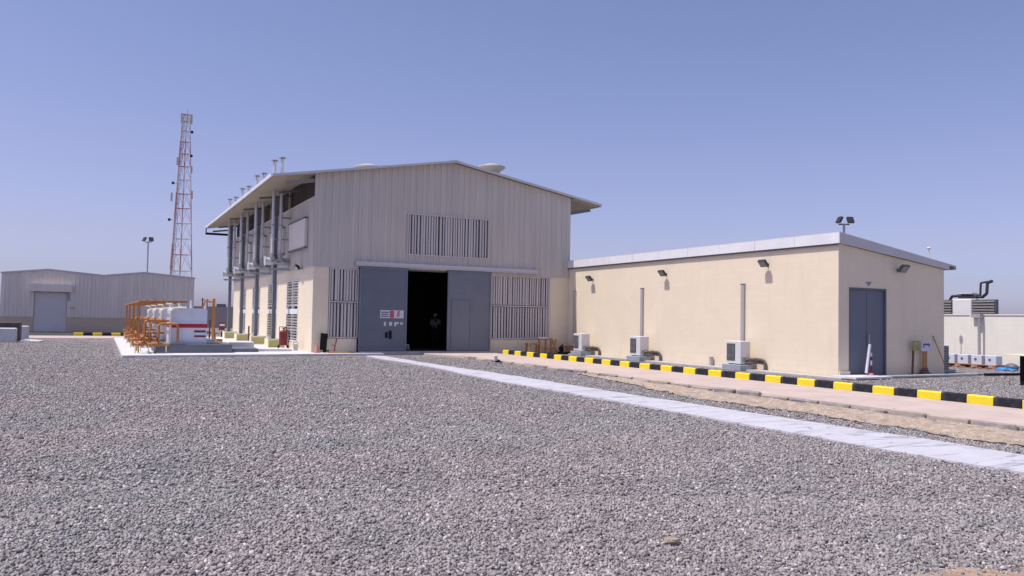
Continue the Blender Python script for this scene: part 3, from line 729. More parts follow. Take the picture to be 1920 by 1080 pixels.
mb = MB(); mb.box(AX1 - .2, AX1, AY0 + .2, AY1, 0, 3.49); mb.box(AX0 + .2, AX1 - .2, AY1 - .2, AY1, 0, 3.49); mb.build('rear_wall', MT['creamy'], annex)
mb = MB(); mb.box(AX0 + .02, D0 - .0, AY0 - .05, AY0 - .001, 0, .17); mb.build('base_upstand', MT['creamx'], annex)
mb = MB(); n = 9; ly = (AY1 - AY0 + .1) / n
for k in range(n): mb.box(AX0 - .10, AX0 - .075, AY0 - .10 + k * ly, AY0 - .10 + (k + 1) * ly - .012, 4.08, 4.40)
mb.box(AX0 - .074, AX0 - .0, AY0 - .08, AY1, 4.09, 4.385)
mb.build('fascia', MT['white_trim'], annex)
mb = MB(); mb.box(AX0 - .075, AX0 - .001, AY0, AY1, 4.03, 4.079); mb.build('fascia_underside', MT['darksteel'], annex)
mb = MB()
mb.prism([(AX0 - .10, 4.08), (AX1 + .1, 3.49), (AX1 + .1, 3.67), (AX0 - .10, 4.40)], 'y', AY0 - .13, AY0 - .102)
mb.prism([(AX0 - .074, 4.10), (AX1 + .08, 3.50), (AX1 + .08, 3.65), (AX0 - .074, 4.38)], 'y', AY0 - .10, AY0 - .002)
mb.build('end_fascia', MT['trim'], annex)
mb = MB(); mb.prism([(AX0 - .08, 4.385), (AX1 + .5, 3.585), (AX1 + .5, 3.63), (AX0 - .08, 4.43)], 'y', AY0 - .10, AY1 - .02)
mb.build('roof', MT['trim'], annex)
mb = MB(); mb.box(AX1 + .38, AX1 + .5, AY0 - .1, AY1, 3.50, 3.58); mb.build('gutter', MT['steel'], annex)
for k, (a, b) in enumerate(((D0 + .05, 13.59), (13.605, D1 - .05))):
    mb = MB(); mb.box(a, b, AY0 + .05, AY0 + .09, .03, DZ - .05); d = mb.build('door', MT['door'], annex)
    if k == 1:
        mb = MB(); mb.box(a + .05, a + .10, AY0 + .0, AY0 + .049, .88, 1.30); mb.build('handle', MT['steel'], d)
mb = MB(); mb.box(D0, D0 + .048, AY0 - .015, AY0 + .12, 0, DZ); mb.box(D1 - .048, D1, AY0 - .015, AY0 + .12, 0, DZ); mb.box(D0 + .048, D1 - .048, AY0 - .015, AY0 + .12, DZ - .048, DZ)
mb.box(D0 + .048, D1 - .048, AY0 + .0, AY0 + .12, 0, .028)
mb.build('door_frame', MT['darksteel'], annex)
mb = MB(); mb.prism([(13.50, 2.95), (13.76, 2.95), (13.70, 2.86), (13.63, 2.82), (13.56, 2.86)], 'y', AY0 - .012, AY0 - .001); mb.build('door_plate', MT['plate'], annex)
mb = MB(); mb.box(11.9, 13.5, -16.95, -16.05, .0, .06); o = mb.build('door_slab', MT['whitecon']); tag(o, 'pale slab on the ground before the annex double door', 'slab')
mb = MB(); mb.cyl((12.6, -16.65, .04), (18.2, -16.5, .04), .035, n=10); o = mb.build('pipe', MT['pipe']); tag(o, 'thin bright pipe lying along the foot of the annex end wall', 'pipe')
mb = MB(); mb.cyl((18.3, -16.7, .03), (20.2, -16.95, .03), .045, n=10); o = mb.build('pipe', MT['black']); tag(o, 'black pipe lying on the gravel beyond the annex corner', 'pipe')

# wall trunking and air conditioners
ac_y = [-12.04, -6.37, -1.97]
tl = ['metal cable trunking rising behind the nearest air conditioner', 'metal cable trunking rising behind the middle air conditioner', 'metal cable trunking rising behind the air conditioner by the hall']
al = ['white air conditioner unit nearest the annex corner', 'white air conditioner unit at the middle of the annex wall', 'white air conditioner unit nearest the hall']
ty = [-11.9, -5.99, -.64]
for k in range(3):
    t = thing('cable_trunking', tl[k], 'cable trunking', (W, ty[k], 0), group='cable trunkings on the annex wall')
    MB().box(-.075, -.001, -.075, .075, .1, 2.94).build('trunk', MT['trunk'], t)
    MB().box(-.085, -.0012, -.085, .085, 2.94, 2.965).build('end_cap', MT['darksteel'], t)
def acunit(loc, label):
    t = thing('air_conditioner', label, 'air conditioner', loc, group='air conditioner units along the annex wall')
    # local: front face at x=0 looks to -x; width along y 0..-.68 ; base block
    mb = MB(); mb.bbox(0, .44, -.70, 0, .20, .97, .012); mb.build('casing', MT['acw'], t)
    gx = MB(); gx.box(-.012, -.001, -.44, -.035, .30, .88); gg = gx.build('fan_opening', MT['fan'], t)
    r = MB()
    for i in range(24):
        a, b = 2 * math.pi * i / 24, 2 * math.pi * (i + 1) / 24
        for R in (.09, .15, .19): r.bar((-.02, -.238 + R * math.cos(a), .59 + R * math.sin(a)), (-.02, -.238 + R * math.cos(b), .59 + R * math.sin(b)), .006)
    for i in range(6):
        a = 2 * math.pi * i / 6; r.bar((-.022, -.238, .59), (-.022, -.238 + .2 * math.cos(a), .59 + .2 * math.sin(a)), .006)
    r.build('fan_guard', MT['steel'], gg)
    h = MB(); h.cyl((-.03, -.238, .59), (-.013, -.238, .59), .04, n=12); h.build('fan_hub', MT['darksteel'], gg)
    mb = MB(); mb.box(.06, .38, -.715, -.7015, .25, .42); mb.build('valve_cover', MT['steel'], t)
    mb = MB()
    for y in (-.62, -.12): mb.box(.03, .33, y - .03, y + .03, .17, .199)
    mb.build('foot', MT['darksteel'], t)
    mb = MB(); mb.tube([(.22, -.68, .33), (.30, -.80, .36), (.42, -1.0, .37), (.56, -1.14, .35), (.62, -1.2, .27), (.63, -1.2, .0)], .055, 10); mb.tube([(.22, -.68, .22), (.35, -.85, .25), (.50, -1.05, .26), (.62, -1.15, .24)], .05, 8); mb.build('insulated_pipe', MT['lagging'], t)
    return t
for k in range(3): acunit((11.60, (-11.81, -6.09, -1.66)[k], 0), al[k])
bl = ['grey concrete block under the air conditioner nearest the annex corner', 'grey concrete block under the middle air conditioner', 'grey concrete block under the air conditioner by the hall']
for k in range(3):
    mb = MB(); mb.bbox(-.10, .48, -.80, .10, -.02, .168, .015); o = mb.build('concrete_block', MT['bluecon']); o.location = (11.60, (-11.81, -6.09, -1.66)[k], 0); tag(o, bl[k], 'concrete block', 'concrete blocks under the air conditioners')
mb = MB(); mb.box(-.05, .05, -.05, .05, 0, .30); mb.box(-.06, .06, -.06, .06, .30, .33); o = mb.build('junction_post', MT['trunk']); o.location = (12.2, -10.35, 0); tag(o, 'short grey post at the foot of the annex wall', 'post')
# end-wall condenser
t = thing('condenser_unit', 'dark condenser unit against the far side wall of the annex', 'condenser unit', (17.35, -15.72, 0))
mb = MB(); mb.box(.03, .54, 0, .8, .14, .94); mb.build('casing', MT['darksteel'], t)
mb = MB()
for k in range(9): mb.box(.06, .49, -.012, -.001, .2 + .085 * k, .22 + .085 * k)
mb.build('grille', MT['steel'], t)
mb = MB(); mb.box(.0, .75, -.1, .9, 0, .139); mb.build('base_block', MT['bluecon'], t)

# things in front of annex end wall
t = thing('warning_post', 'white pipe post leaning with red and white tape before the double door', 'warning post', (13.42, -16.2, 0))
mb = MB(); mb.cyl((-.17, 0, .12), (.02, .02, 1.0), .045, n=10); mb.build('pipe', MT['signw'], t)
for a, b in ((.1, .35), (.5, .62)): MB().cyl((.13, .06, a), (.13, .06, b), .03, n=8).build('red_band', MT['dred'], t)
for a, b in ((.35, .5), (.62, .74)): MB().cyl((.13, .06, a), (.13, .06, b), .029, n=8).build('white_band', MT['signw'], t)
mb = MB(); mb.cyl((-.0, 0, .0), (-.0, 0, .06), .2, .17, 16); mb.cyl((0, 0, .06), (0, 0, .12), .12, .08, 12); mb.build('base', MT['cone'], t)
t = thing('sign_stand', 'faded yellow sign on a thin rusty stand by the annex end wall', 'sign', (15.55, -16.12, 0))
mb = MB(); mb.bar((-.06, 0, 0), (.06, .05, .95), .05); mb.bar((.0, -.1, .02), (-.05, .12, .02), .06); mb.bar((-.14, 0, .02), (.05, 0, .02), .05); mb.build('stand', MT['rust'], t)
mb = MB(); mb.box(-.06, .24, -.03, -.005, .80, 1.12); s = mb.build('sign_board', MT['greenish'], t)
mb = MB(); mb.box(.0, .18, -.034, -.031, .99, 1.07); mb.box(.02, .10, -.034, -.031, .88, .93); mb.build('lettering', MT['olive'], s)
t = thing('sign_stand', 'white sign with purple lettering on an orange post with round base', 'sign', (16.1, -16.12, 0))
mb = MB(); mb.cyl((0, 0, .0), (0, 0, .07), .23, .2, 14); mb.cyl((0, 0, .07), (0, 0, .24), .15, .08, 12); mb.build('base', MT['rust'], t)
mb = MB(); mb.box(-.09, .09, -.02, .02, .22, .78); mb.build('post', MT['wood'], t)
mb = MB(); mb.box(-.21, .24, -.05, -.021, .78, 1.10); s = mb.build('sign_board', MT['signw'], t)
mb = MB(); mb.box(-.15, .18, -.054, -.051, .97, 1.03); mb.box(-.15, -.10, -.054, -.051, .89, .969); mb.box(.12, .17, -.054, -.051, .93, .969); mb.build('lettering', MT['ink'], s)
t = thing('leaning_pole', 'thin wooden pole leaning on the annex end wall near its corner', 'pole', (16.95, -16.3, 0))
mb = MB(); mb.cyl((.1, 0, .0), (-.28, .3, 1.28), .018, n=6); mb.build('shaft', MT['wood'], t)
mb = MB(); mb.box(-.0, .28, -.06, .06, 0, .08); mb.build('foot_piece', MT['black'], t)

# ------------------------------------------------------------------ person in the doorway
def skin_person():
    root = thing('person', 'person in grey shirt and white cap standing in the dark doorway', 'person', (7.25, 4.6, .10))
    pts = {'pel': (0, 0, .90), 'wai': (0, 0, 1.05), 'che': (.0, 0, 1.25), 'nek': (0, 0, 1.40), 'hed0': (0, -.01, 1.47),
           'shL': (-.18, 0, 1.34), 'elL': (-.26, -.04, 1.08), 'wrL': (-.17, -.22, 1.02), 'haL': (-.12, -.29, 1.03),
           'shR': (.18, 0, 1.34), 'elR': (.27, -.05, 1.10), 'wrR': (.22, -.2, 1.26), 'haR': (.20, -.26, 1.33),
           'hiL': (-.09, 0, .86), 'knL': (-.11, -.03, .47), 'anL': (-.12, .02, .08), 'toL': (-.13, -.14, .03),
           'hiR': (.09, 0, .86), 'knR': (.12, -.03, .47), 'anR': (.14, .03, .08), 'toR': (.16, -.13, .03)}
    ed = [('pel', 'wai'), ('wai', 'che'), ('che', 'nek'), ('nek', 'hed0'), ('che', 'shL'), ('shL', 'elL'), ('elL', 'wrL'), ('wrL', 'haL'), ('che', 'shR'), ('shR', 'elR'), ('elR', 'wrR'), ('wrR', 'haR'),
          ('pel', 'hiL'), ('hiL', 'knL'), ('knL', 'anL'), ('anL', 'toL'), ('pel', 'hiR'), ('hiR', 'knR'), ('knR', 'anR'), ('anR', 'toR')]
    rad = dict(pel=.13, wai=.125, che=.145, nek=.06, hed0=.055, shL=.075, shR=.075, elL=.045, elR=.045, wrL=.03, wrR=.03, haL=.028, haR=.028, hiL=.09, hiR=.09, knL=.06, knR=.06, anL=.042, anR=.042, toL=.035, toR=.035)
    def skinned(name, keys, edges, scale, mat, rootkey):
        idx = {k: i for i, k in enumerate(keys)}
        me = bpy.data.meshes.new(name); me.from_pydata([pts[k] for k in keys], [(idx[a], idx[b]) for a, b in edges if a in idx and b in idx], [])
        o = bpy.data.objects.new(name, me); COL.objects.link(o); o.parent = root
        o.modifiers.new('skin', 'SKIN'); sk = me.skin_vertices[0].data
        for k, i in idx.items(): r = rad[k] * scale; sk[i].radius = (r, r * (.72 if k in ('che', 'wai', 'pel') else 1)); sk[i].use_root = (k == rootkey)
        sub = o.modifiers.new('sub', 'SUBSURF'); sub.levels = 2; sub.render_levels = 2
        me.materials.append(mat); return o
    body = skinned('body', list(pts), ed, 1.0, MT['skin'], 'pel')
    skinned('shirt', ['wai', 'che', 'shL', 'elL', 'shR', 'elR', 'pel'], ed, 1.13, MT['shirt'], 'pel')
    skinned('trousers', ['pel', 'hiL', 'knL', 'anL', 'hiR', 'knR', 'anR'], ed, 1.13, MT['cloth'], 'pel')
    hd = MB(); hd.sphere((0, -.01, 1.555), .1, 14, 10, (.82, 1.0, 1.18)); hd.sphere((0, -.11, 1.545), .018, 8, 6, (1, 1.2, 1.6))
    for sx in (-1, 1):
        hd.sphere((sx * .083, 0, 1.55), .022, 8, 6, (.5, 1, 1.4))
        # five fingers per hand
        b0 = Vector(pts['haL'] if sx < 0 else pts['haR']); dr = (b0 - Vector(pts['wrL'] if sx < 0 else pts['wrR'])).normalized(); sd = Vector((1, 0, 0))
        for q in range(4):
            a = b0 + sd * (q - 1.5) * .018; L = (.055, .065, .06, .048)[q]
            hd.cyl(a, a + dr * L, .009, .008, 8); hd.cyl(a + dr * L, a + dr * (L + .02) + Vector((0, 0, -.015)), .008, .006, 8)
        a = b0 - sx * sd * .03; hd.cyl(a, a - sx * sd * .03 + dr * .03, .010, .008, 8)
    hd.build('head_and_hands', MT['skin'], root)
    cp = MB(); cp.sphere((0, .0, 1.60), .112, 14, 8, (.85, 1.02, .85)); cp.box(-.07, .07, -.17, -.08, 1.60, 1.612); cp.build('cap', MT['acw'], root)
skin_person()
t = thing('stool', 'small white stool with a bottle just inside the open doors', 'stool', (4.35, .75, .10))
mb = MB(); mb.box(-.13, .13, -.13, .13, .23, .26); mb.build('seat', MT['acw'], t)
for sx in (-1, 1):
    for sy in (-1, 1): MB().bar((sx * .1, sy * .1, .23), (sx * .13, sy * .13, 0), .025).build('leg', MT['acw'], t)
mb = MB(); mb.cyl((0, 0, 0), (0, 0, .12), .05, n=10); mb.cyl((0, 0, .12), (0, 0, .16), .05, .02, n=10); o = mb.build('bottle', MT['acw']); o.location = (4.33, .75, .362); tag(o, 'pale bottle standing on the small white stool in the doorway', 'bottle')

# items by the hall's front-left corner
t = thing('fire_extinguisher', 'large dark red fire extinguisher trolley by the side wall of the hall', 'fire extinguisher', (-.75, 1.9, .06))
mb = MB(); mb.cyl((0, 0, .22), (0, 0, .78), .17, n=16); mb.sphere((0, 0, .78), .17, 14, 8, (1, 1, .55)); mb.build('cylinder', MT['dred'], t)
mb = MB(); mb.cyl((0, 0, .86), (0, 0, .96), .035, n=8); mb.bar((-.08, 0, .95), (.1, 0, .97), .03); mb.tube([(.05, 0, .93), (.2, -.05, .8), (.24, -.05, .5), (.18, -.05, .3)], .018, 8); mb.build('valve_hose', MT['black'], t)
for sx in (-.2, .2): MB().cyl((sx - .02, .06, .12), (sx + .02, .06, .12), .12, n=16).build('wheel', MT['black'], t)
MB().tube([(-.15, .1, .15), (-.15, .2, 1.0), (.15, .2, 1.0), (.15, .1, .15)], .015, 8).build('frame', MT['rust'], t)
t = thing('sand_bucket', 'small pale bucket by the trolley extinguisher', 'bucket', (-.32, 1.5, .06))
MB().cyl((0, 0, 0), (0, 0, .28), .09, .12, 14).build('pail', MT['concrete'], t); MB().tube([(-.12, 0, .27), (-.06, 0, .38), (.06, 0, .38), (.12, 0, .27)], .008, 6).build('handle', MT['black'], t)
t = thing('black_board', 'black board leaning against the front corner pier of the hall', 'board', (.42, -.30, .06))
mb = MB(); mb.box(-.15, .13, -.015, .015, .10, .80, Matrix.Rotation(-.2, 3, 'X') @ Matrix.Rotation(.10, 3, 'Y'), (0, 0, .1)); mb.build('panel', MT['black'], t)
mb = MB(); mb.bar((-.12, -.02, 0), (-.02, .02, .2), .02); mb.bar((.14, -.1, 0), (.05, .0, .25), .02); mb.box(-.02, .22, -.12, .0, .0, .1); mb.build('stand', MT['black'], t)
t = thing('traffic_cone', 'faded salmon cone standing at the front corner of the hall', 'cone', (.12, -.45, .06))
MB().box(-.12, .12, -.12, .12, 0, .025).build('base', MT['cone'], t); MB().cyl((0, 0, .025), (0, 0, .36), .10, .03, 16).build('body', MT['cone'], t)
t = thing('leaning_bar', 'red painted bar leaning on the pier beside the black board', 'bar', (.85, -.25, .06))
MB().bar((0, -.1, 0), (.18, .2, .55), .035).build('shaft', MT['dred'], t); MB().bar((.08, .0, .2), (-.05, .0, .34), .03).build('crosspiece', MT['dred'], t)
mb = MB(); mb.box(.5, 1.6, -.75, -.45, .062, .10); o = mb.build('plank', MT['wood']); tag(o, 'wooden plank lying before the hall front beside the cone', 'plank')

# orange frames before the right louvre
t = thing('trestle', 'low rusty orange trestle before the right louvre panel', 'trestle', (10.0, -.75, .0))
for x in (-.28, .28): 
    for y in (-.18, .18): MB().bar((x, y, 0), (x * .9, y * .9, .42), .065).build('leg', MT['wood'], t)
MB().box(-.32, .32, -.2, .2, .42, .49).build('top', MT['wood'], t)
t = thing('trestle', 'taller orange wooden frame with slanting braces before the right louvre panel', 'trestle', (10.72, -.55, .0))
for x in (-.30, .05, .34):
    MB().bar((x, 0, 0), (x, 0, .72), .075).build('leg', MT['wood'], t)
MB().box(-.34, .1, -.06, .06, .70, .755).build('top', MT['creamp'], t)
mb = MB(); mb.bar((.40, -.1, .0), (.62, .05, .66), .06); mb.bar((.62, -.1, .0), (.42, .05, .66), .06); mb.bar((-.3, 0, .25), (.5, 0, .22), .06); mb.build('brace', MT['wood'], t)
t = thing('machine', 'small dark pump set at the foot of the hall by the annex', 'pump', (11.85, -.75, 0))
mb = MB(); mb.bbox(-.30, .32, -.2, .2, .08, .42, .04); mb.build('casing', MT['rust'], t); MB().cyl((-.42, 0, .22), (-.30, 0, .22), .12, n=14).build('motor', MT['black'], t)
MB().box(-.42, .36, -.22, .22, 0, .08).build('base', MT['black'], t)
# small dark lump by the walkway
t = thing('boot', 'dark boot-like bundle lying on the gravel by the far end of the walkway', 'boot', (5.05, -7.15, .0), .6)
mb = MB(); mb.sphere((0, 0, .06), .1, 10, 8, (1.6, .8, .6)); mb.build('sole', MT['black'], t); MB().cyl((-.1, 0, .08), (-.13, .0, .26), .06, .07, 10).build('shaft', MT['signw'], t)

# ------------------------------------------------------------------ tanks, plinths and orange pipe skids
TY = [0.0, 5.4, 10.8, 16.2]; tlab = ['nearest', 'second', 'third', 'farthest']
def tank(y, k):
    t = thing('fuel_tank', '%s white tank with a red band on a slate plinth' % tlab[k] if k else 'nearest white tank with a red band and red nameplate bars', 'tank', (-4.73, y, .40), group='white tanks with red bands')
    w = .66; H = 1.37; c = .09
    prof = [(-w, 0), (w, 0), (w, H - c)]
    prof += [(w - c + c * math.cos(a), H - c + c * math.sin(a)) for a in (.5, 1.0)] + [(w - c, H), (-w + c, H)] + [(-w + c - c * math.sin(a), H - c + c * math.cos(a)) for a in (.5, 1.0)] + [(-w, H - c)]
    MB().prism(prof, 'y', 0, 1.9).build('body', MT['tank'], t)
    MB().box(-w - .006, w + .006, -.007, -.001, .62, .77).build('red_band', MT['red'], t); MB().box(-w - .007, -w - .001, -.0005, 1.9, .62, .77).build('red_band', MT['red'], t)
    mb = MB(); mb.box(-w, w, -.0055, -.0012, .785, .80); mb.box(-w, w, -.0055, -.0012, .59, .605); mb.build('white_line', MT['acw'], t)
    mb = MB(); mb.box(.20, .62, -.008, -.001, .44, .52); mb.box(.20, .62, -.008, -.001, .26, .33); mb.build('nameplate', MT['dred'], t)
    mb = MB()
    r = random.Random(3); x = -.45
    while x < .5:
        ww = r.uniform(.04, .10); mb.box(x, x + ww, -.006, -.0012, .845, .885); x += ww + r.uniform(.02, .05)
    mb.prism([(-.02, 1.18), (.16, 1.18), (.11, 1.13), (.03, 1.13)], 'y', -.006, -.0012)
    mb.build('lettering', MT['trim'], t)
    mb = MB(); mb.cyl((.1, .5, H), (.1, .5, H + .32), .04, n=10); mb.cyl((-.25, .6, H), (-.25, .6, H + .08), .05, n=10); mb.cyl((.6, .2, H - .02), (.6, .2, H + .10), .04, n=10); mb.build('breather_pipe', MT['acw'], t)
    mb = MB(); mb.tube([(-.55, .9, H), (-.55, .9, H + .16), (-.78, .9, H + .16)], .035, 8); mb.build('inlet_pipe', MT['cream_pipe'], t)
    mb = MB(); mb.tube([(-w + .06, -.06, .02), (-w + .0, -.06, .1), (-w + .0, -.06, 1.24), (-w + .1, -.06, 1.36), (-w + .55, -.06, 1.38)], .045, 10)
    mb.build('edge_pipe', MT['cream_pipe'], t)
    p = MB(); p.bbox(-5.9, -3.15, y - .28, y + 2.6, .055, .40, .015); o = p.build('plinth', MT['darkcon']); 
    tag(o, '%s slate grey plinth under a white banded tank' % tlab[k], 'plinth', 'slate grey plinths under the tanks')
for k in range(4): tank(TY[k], k)
mb = MB(); mb.bbox(-3.12, -2.05, .3, 1.9, .055, .20, .015); o = mb.build('plinth', MT['darkcon']); tag(o, 'low dark plinth between the nearest tank plinth and the hall', 'plinth')
mb = MB(); mb.bbox(-3.0, -1.95, 1.95, 3.2, .055, .42, .03); o = mb.build('concrete_box', MT['whitecon']); tag(o, 'white concrete box behind the low dark plinth', 'box')

def skid(y, k):
    t = thing('pipe_skid', '%s orange pipe skid with valves beside its white tank' % tlab[k], 'pipe skid', (-6.35, y, .06), group='orange pipe skids beside the tanks')
    mb = MB()
    for dx, dy in ((-.12, .3), (-.12, 1.9)): mb.bar((dx, dy, 0), (dx, dy, 1.95), .05)
    mb.build('post', MT['orange'], t)
    mb = MB(); mb.bar((-.12, .3, 1.95), (-.12, 1.9, 1.95), .05); mb.bar((-.12, .3, 1.92), (1.55, .3, 1.95), .07); mb.bar((-.12, 1.9, 1.92), (1.2, 1.9, 1.95), .07)
    mb.bar((-.12, 1.9, 1.95), (-.12, 5.5, 1.95), .05)
    for q in range(3): mb.bar((.1 + q * .3, .3, 1.99), (.1 + q * .3, 4.4, 1.99), .045)
    mb.build('top_rail', MT['orange'], t)
    mb = MB()
    mb.tube([(.55, .1, .2), (.55, .1, 1.02), (.62, .1, 1.10), (1.15, .1, 1.10), (1.22, .1, 1.02), (1.22, .1, .4)], .045, 10)
    mb.tube([(.1, .6, .25), (.1, .6, 1.15), (.2, .6, 1.22), (.95, .6, 1.22)], .05, 10)
    mb.tube([(-.3, -.3, .34), (.9, -.3, .34)], .06, 10); mb.tube([(-.3, .5, .5), (.6, .5, .5)], .05, 10); mb.tube([(.0, -.5, .6), (.0, 1.6, .6)], .045, 10)
    mb.tube([(.3, -.45, .3), (.3, .9, .3), (.3, .9, .75), (.8, .9, .75)], .045, 10)
    mb.build('pipework', MT['orange'], t)
    mb = MB()
    for (x, yy, z) in ((-.1, -.3, .34), (.45, -.3, .34), (.15, .5, .5), (.0, .9, .6)):
        mb.cyl((x - .04, yy, z), (x - .02, yy, z), .12, n=14); mb.cyl((x + .10, yy, z), (x + .12, yy, z), .12, n=14); mb.sphere((x + .04, yy, z), .09, 10, 8)
    mb.build('valve', MT['orange'], t)
    mb = MB()
    for (x, yy, z) in ((-.06, -.3, .34), (.49, -.3, .34), (.19, .5, .5)):
        mb.cyl((x, yy, z), (x, yy, z + .24), .015, n=6); mb.cyl((x, yy, z + .24), (x, yy, z + .26), .09, n=12)
    mb.build('handwheel', MT['rust'], t)
    mb = MB()
    for (x, yy) in ((-.25, -.3), (.2, -.3), (.8, -.3), (-.2, .5), (.5, .5), (0, 1.4)): mb.bar((x, yy, 0), (x, yy, .33), .04)
    mb.build('support_leg', MT['creamp'], t)
for k in range(4): skid(TY[k] - .3, k)
# orange riser behind the nearest tank
t = thing('gas_riser', 'tall orange riser pipe standing right of the nearest tank', 'riser pipe', (-2.79, 9.0, .06))
MB().tube([(0, 0, 0), (0, 0, 2.25)], .07, 10).tube([(0, 0, 2.1), (-.42, 0, 2.1), (-.47, 0, 2.0), (-.47, 0, 1.75)], .045, 10).build('pipe', MT['orange'], t)
mb = MB(); mb.bar((-.15, .1, .0), (-.15, .1, 1.2), .07); mb.bar((.15, .1, 0), (.05, .1, .95), .06); mb.build('support', MT['rust'], t)
MB().cyl((-.25, 0, .12), (.45, 0, .12), .14, n=14).build('valve_body', MT['orange'], t)
t = thing('hydrant_box', 'dark red fire box standing beside the rearmost olive plinth', 'fire box', (-.78, 21.6, .06))
MB().box(-.17, .17, -.12, .12, .45, .95).build('cabinet', MT['dred'], t); MB().bar((0, 0, 0), (0, 0, .35), .08).build('post', MT['black'], t); MB().box(-.15, .15, -.125, -.121, .72, .85).build('label_plate', MT['signw'], t)
mb = MB(); mb.bar((0, 0, 0), (0, 0, 1.0), .06); o = mb.build('post', MT['rust']); o.location = (-1.9, 3.8, .06); tag(o, 'short brown post before the olive plinths', 'post')

# ------------------------------------------------------------------ far shed, left
shed = thing('far_shed', 'low twin gabled grey metal shed with cream base and roller door', 'shed', (0, 34.5, 0))
SX0, SX1 = -14.2, -1.3
def sz(x):
    k = [(-14.2, 4.24), (-11.3, 4.58), (-7.7, 4.28), (-4.9, 4.62), (-1.3, 4.33)]
    for (a, za), (b, zb) in zip(k[:-1], k[1:]):
        if a <= x <= b: return za + (zb - za) * (x - a) / (b - a)
    return k[0][1] if x < a else k[-1][1]
R0, R1 = -12.15, -10.05
mb = MB(); mb.box(SX0, R0, 0, .2, 0, 1.10); mb.box(R1, SX1, 0, .2, 0, 1.10); mb.build('base_wall', MT['shedbase'], shed)
mb = MB(); mb.rib(SX0, SX1, -.02, cst(1.10), lambda u: sz(u) - .02, 'x', -1, .26, .03, holes=[(R0, R1, 1.10, 2.95)], knots=(-11.3, -7.7, -4.9)); mb.build('cladding', MT['clad2'], shed)
mb = MB()
for (a, b) in ((-14.2, -11.3), (-11.3, -7.7), (-7.7, -4.9), (-4.9, -1.3)): mb.prism([(a, sz(a) + .05), (b, sz(b) + .05), (b, sz(b) - .07), (a, sz(a) - .07)], 'y', -.09, -.055)
mb.build('verge_trim', MT['trim'], shed)
mb = MB()
for (a, b) in ((-14.3, -11.3), (-11.3, -7.7), (-7.7, -4.9), (-4.9, -1.2)): mb.prism([(a, sz(a) + .02), (b, sz(b) + .02), (b, sz(b) - .02), (a, sz(a) - .02)], 'y', -.054, 16)
mb.build('roof', MT['roof'], shed)
mb = MB(); mb.box(SX0, SX0 + .15, .2, 16, 0, 4.2); mb.box(SX1 - .15, SX1, .2, 16, 0, 4.25); mb.box(SX0 + .15, SX1 - .15, 15.8, 16, 0, 4.2); mb.build('side_wall', MT['clad2'], shed)
d = MB()
for k in range(22): d.box(R0 + .01, R1 - .01, .03 + .012 * (k % 2), .06, .02 + .132 * k, .02 + .132 * (k + 1) - .006)
dd = d.build('roller_door', MT['rdoor'], shed)
mb = MB(); mb.box(R0 - .25, R1 + .35, -.42, -.056, 2.95, 3.45); mb.build('roller_housing', MT['clad2'], shed)
mb = MB(); mb.box(R1 + .05, R1 + .17, -.1, -.056, 2.3, 3.3); mb.box(R1 + .2, R1 + .5, -.1, -.056, 1.75, 1.82); mb.build('door_track', MT['steel'], shed)

# ------------------------------------------------------------------ boundary walls
t = thing('boundary_wall', 'dull grey boundary wall in shade beyond the tanks', 'wall', (0, 60, 0))
MB().box(-2, 40, 0, .2, 0, 2.25).build('wall_panel', MT['brownwall'], t); MB().box(-2, 40, -.04, .24, 2.251, 2.32).build('coping', MT['brownwall'], t)
mb = MB(); mb.box(3.55, 4.5, 60.3, 60.9, 0, 2.62); o = mb.build('utility_cabinet', MT['darksteel']); tag(o, 'dark box just topping the far boundary wall beside the hall', 'cabinet')
t = thing('utility_pole', 'thin twin utility pole beyond the far boundary wall', 'utility pole', (3.15, 66, 0))
mb = MB(); mb.cyl((-.5, 0, 0), (-.5, 0, 3.35), .07, n=8); mb.cyl((-.0, 0, 0), (-.0, 0, 3.2), .06, n=8); mb.build('pole', MT['rust'], t)
MB().bar((-.7, 0, 3.1), (.25, 0, 3.1), .07).build('crossarm', MT['darksteel'], t)
mb = MB()
t = thing('boundary_wall', 'pale sunlit boundary wall right of the annex', 'wall', (26.0, 0, 0))
MB().box(0, .2, -40, 8, 0, 2.10).build('wall_panel', MT['paleconw'], t); MB().box(-.03, .23, -40, 8, 2.101, 2.15).build('coping', MT['paleconw'], t)
MB().box(-.12, -.001, -11.55, -11.2, 0, 2.10).build('pilaster', MT['paleconw'], t)

# generator set beyond right wall
t = thing('generator_set', 'white generator enclosure with louvred ends and black exhaust beyond the pale wall', 'generator', (26.6, 0, 0))
MB().bbox(0, .9, -10.80, -9.90, 0, 2.84, .03).build('enclosure', MT['acw'], t)
for (ya, yb) in ((-9.88, -9.3), (-11.88, -10.83)):
    mb = MB(); mb.box(.04, .22, ya, yb, 2.0, 2.80); f = mb.build('louvre_box', MT['darksteel'], t)
    mb = MB()
    for k in range(6): mb.box(-.02, .03, ya + .03, yb - .03, 2.06 + .122 * k, 2.13 + .122 * k, Matrix.Rotation(.4, 3, 'Y'))
    mb.build('louvres', MT['louvdark'], f)
mb = MB(); mb.tube([(.4, -9.5, 2.78), (.4, -9.62, 2.98), (.4, -10.0, 3.0)], .06, 12); mb.cyl((.4, -9.95, 2.98), (.4, -10.85, 2.96), .10, n=16); mb.tube([(.4, -10.7, 2.95), (.4, -11.05, 2.92), (.4, -11.25, 3.08), (.4, -11.28, 3.55), (.4, -11.5, 3.62)], .065, 12)
mb.tube([(.4, -10.95, 2.9), (.4, -10.98, 3.55), (.4, -11.3, 3.60)], .045, 10); mb.build('exhaust_pipe', MT['lamp'], t)
mb = MB(); mb.box(.2, .6, -10.7, -10.1, 3.085, 3.12); mb.build('exhaust_lagging', MT['acw'], t)
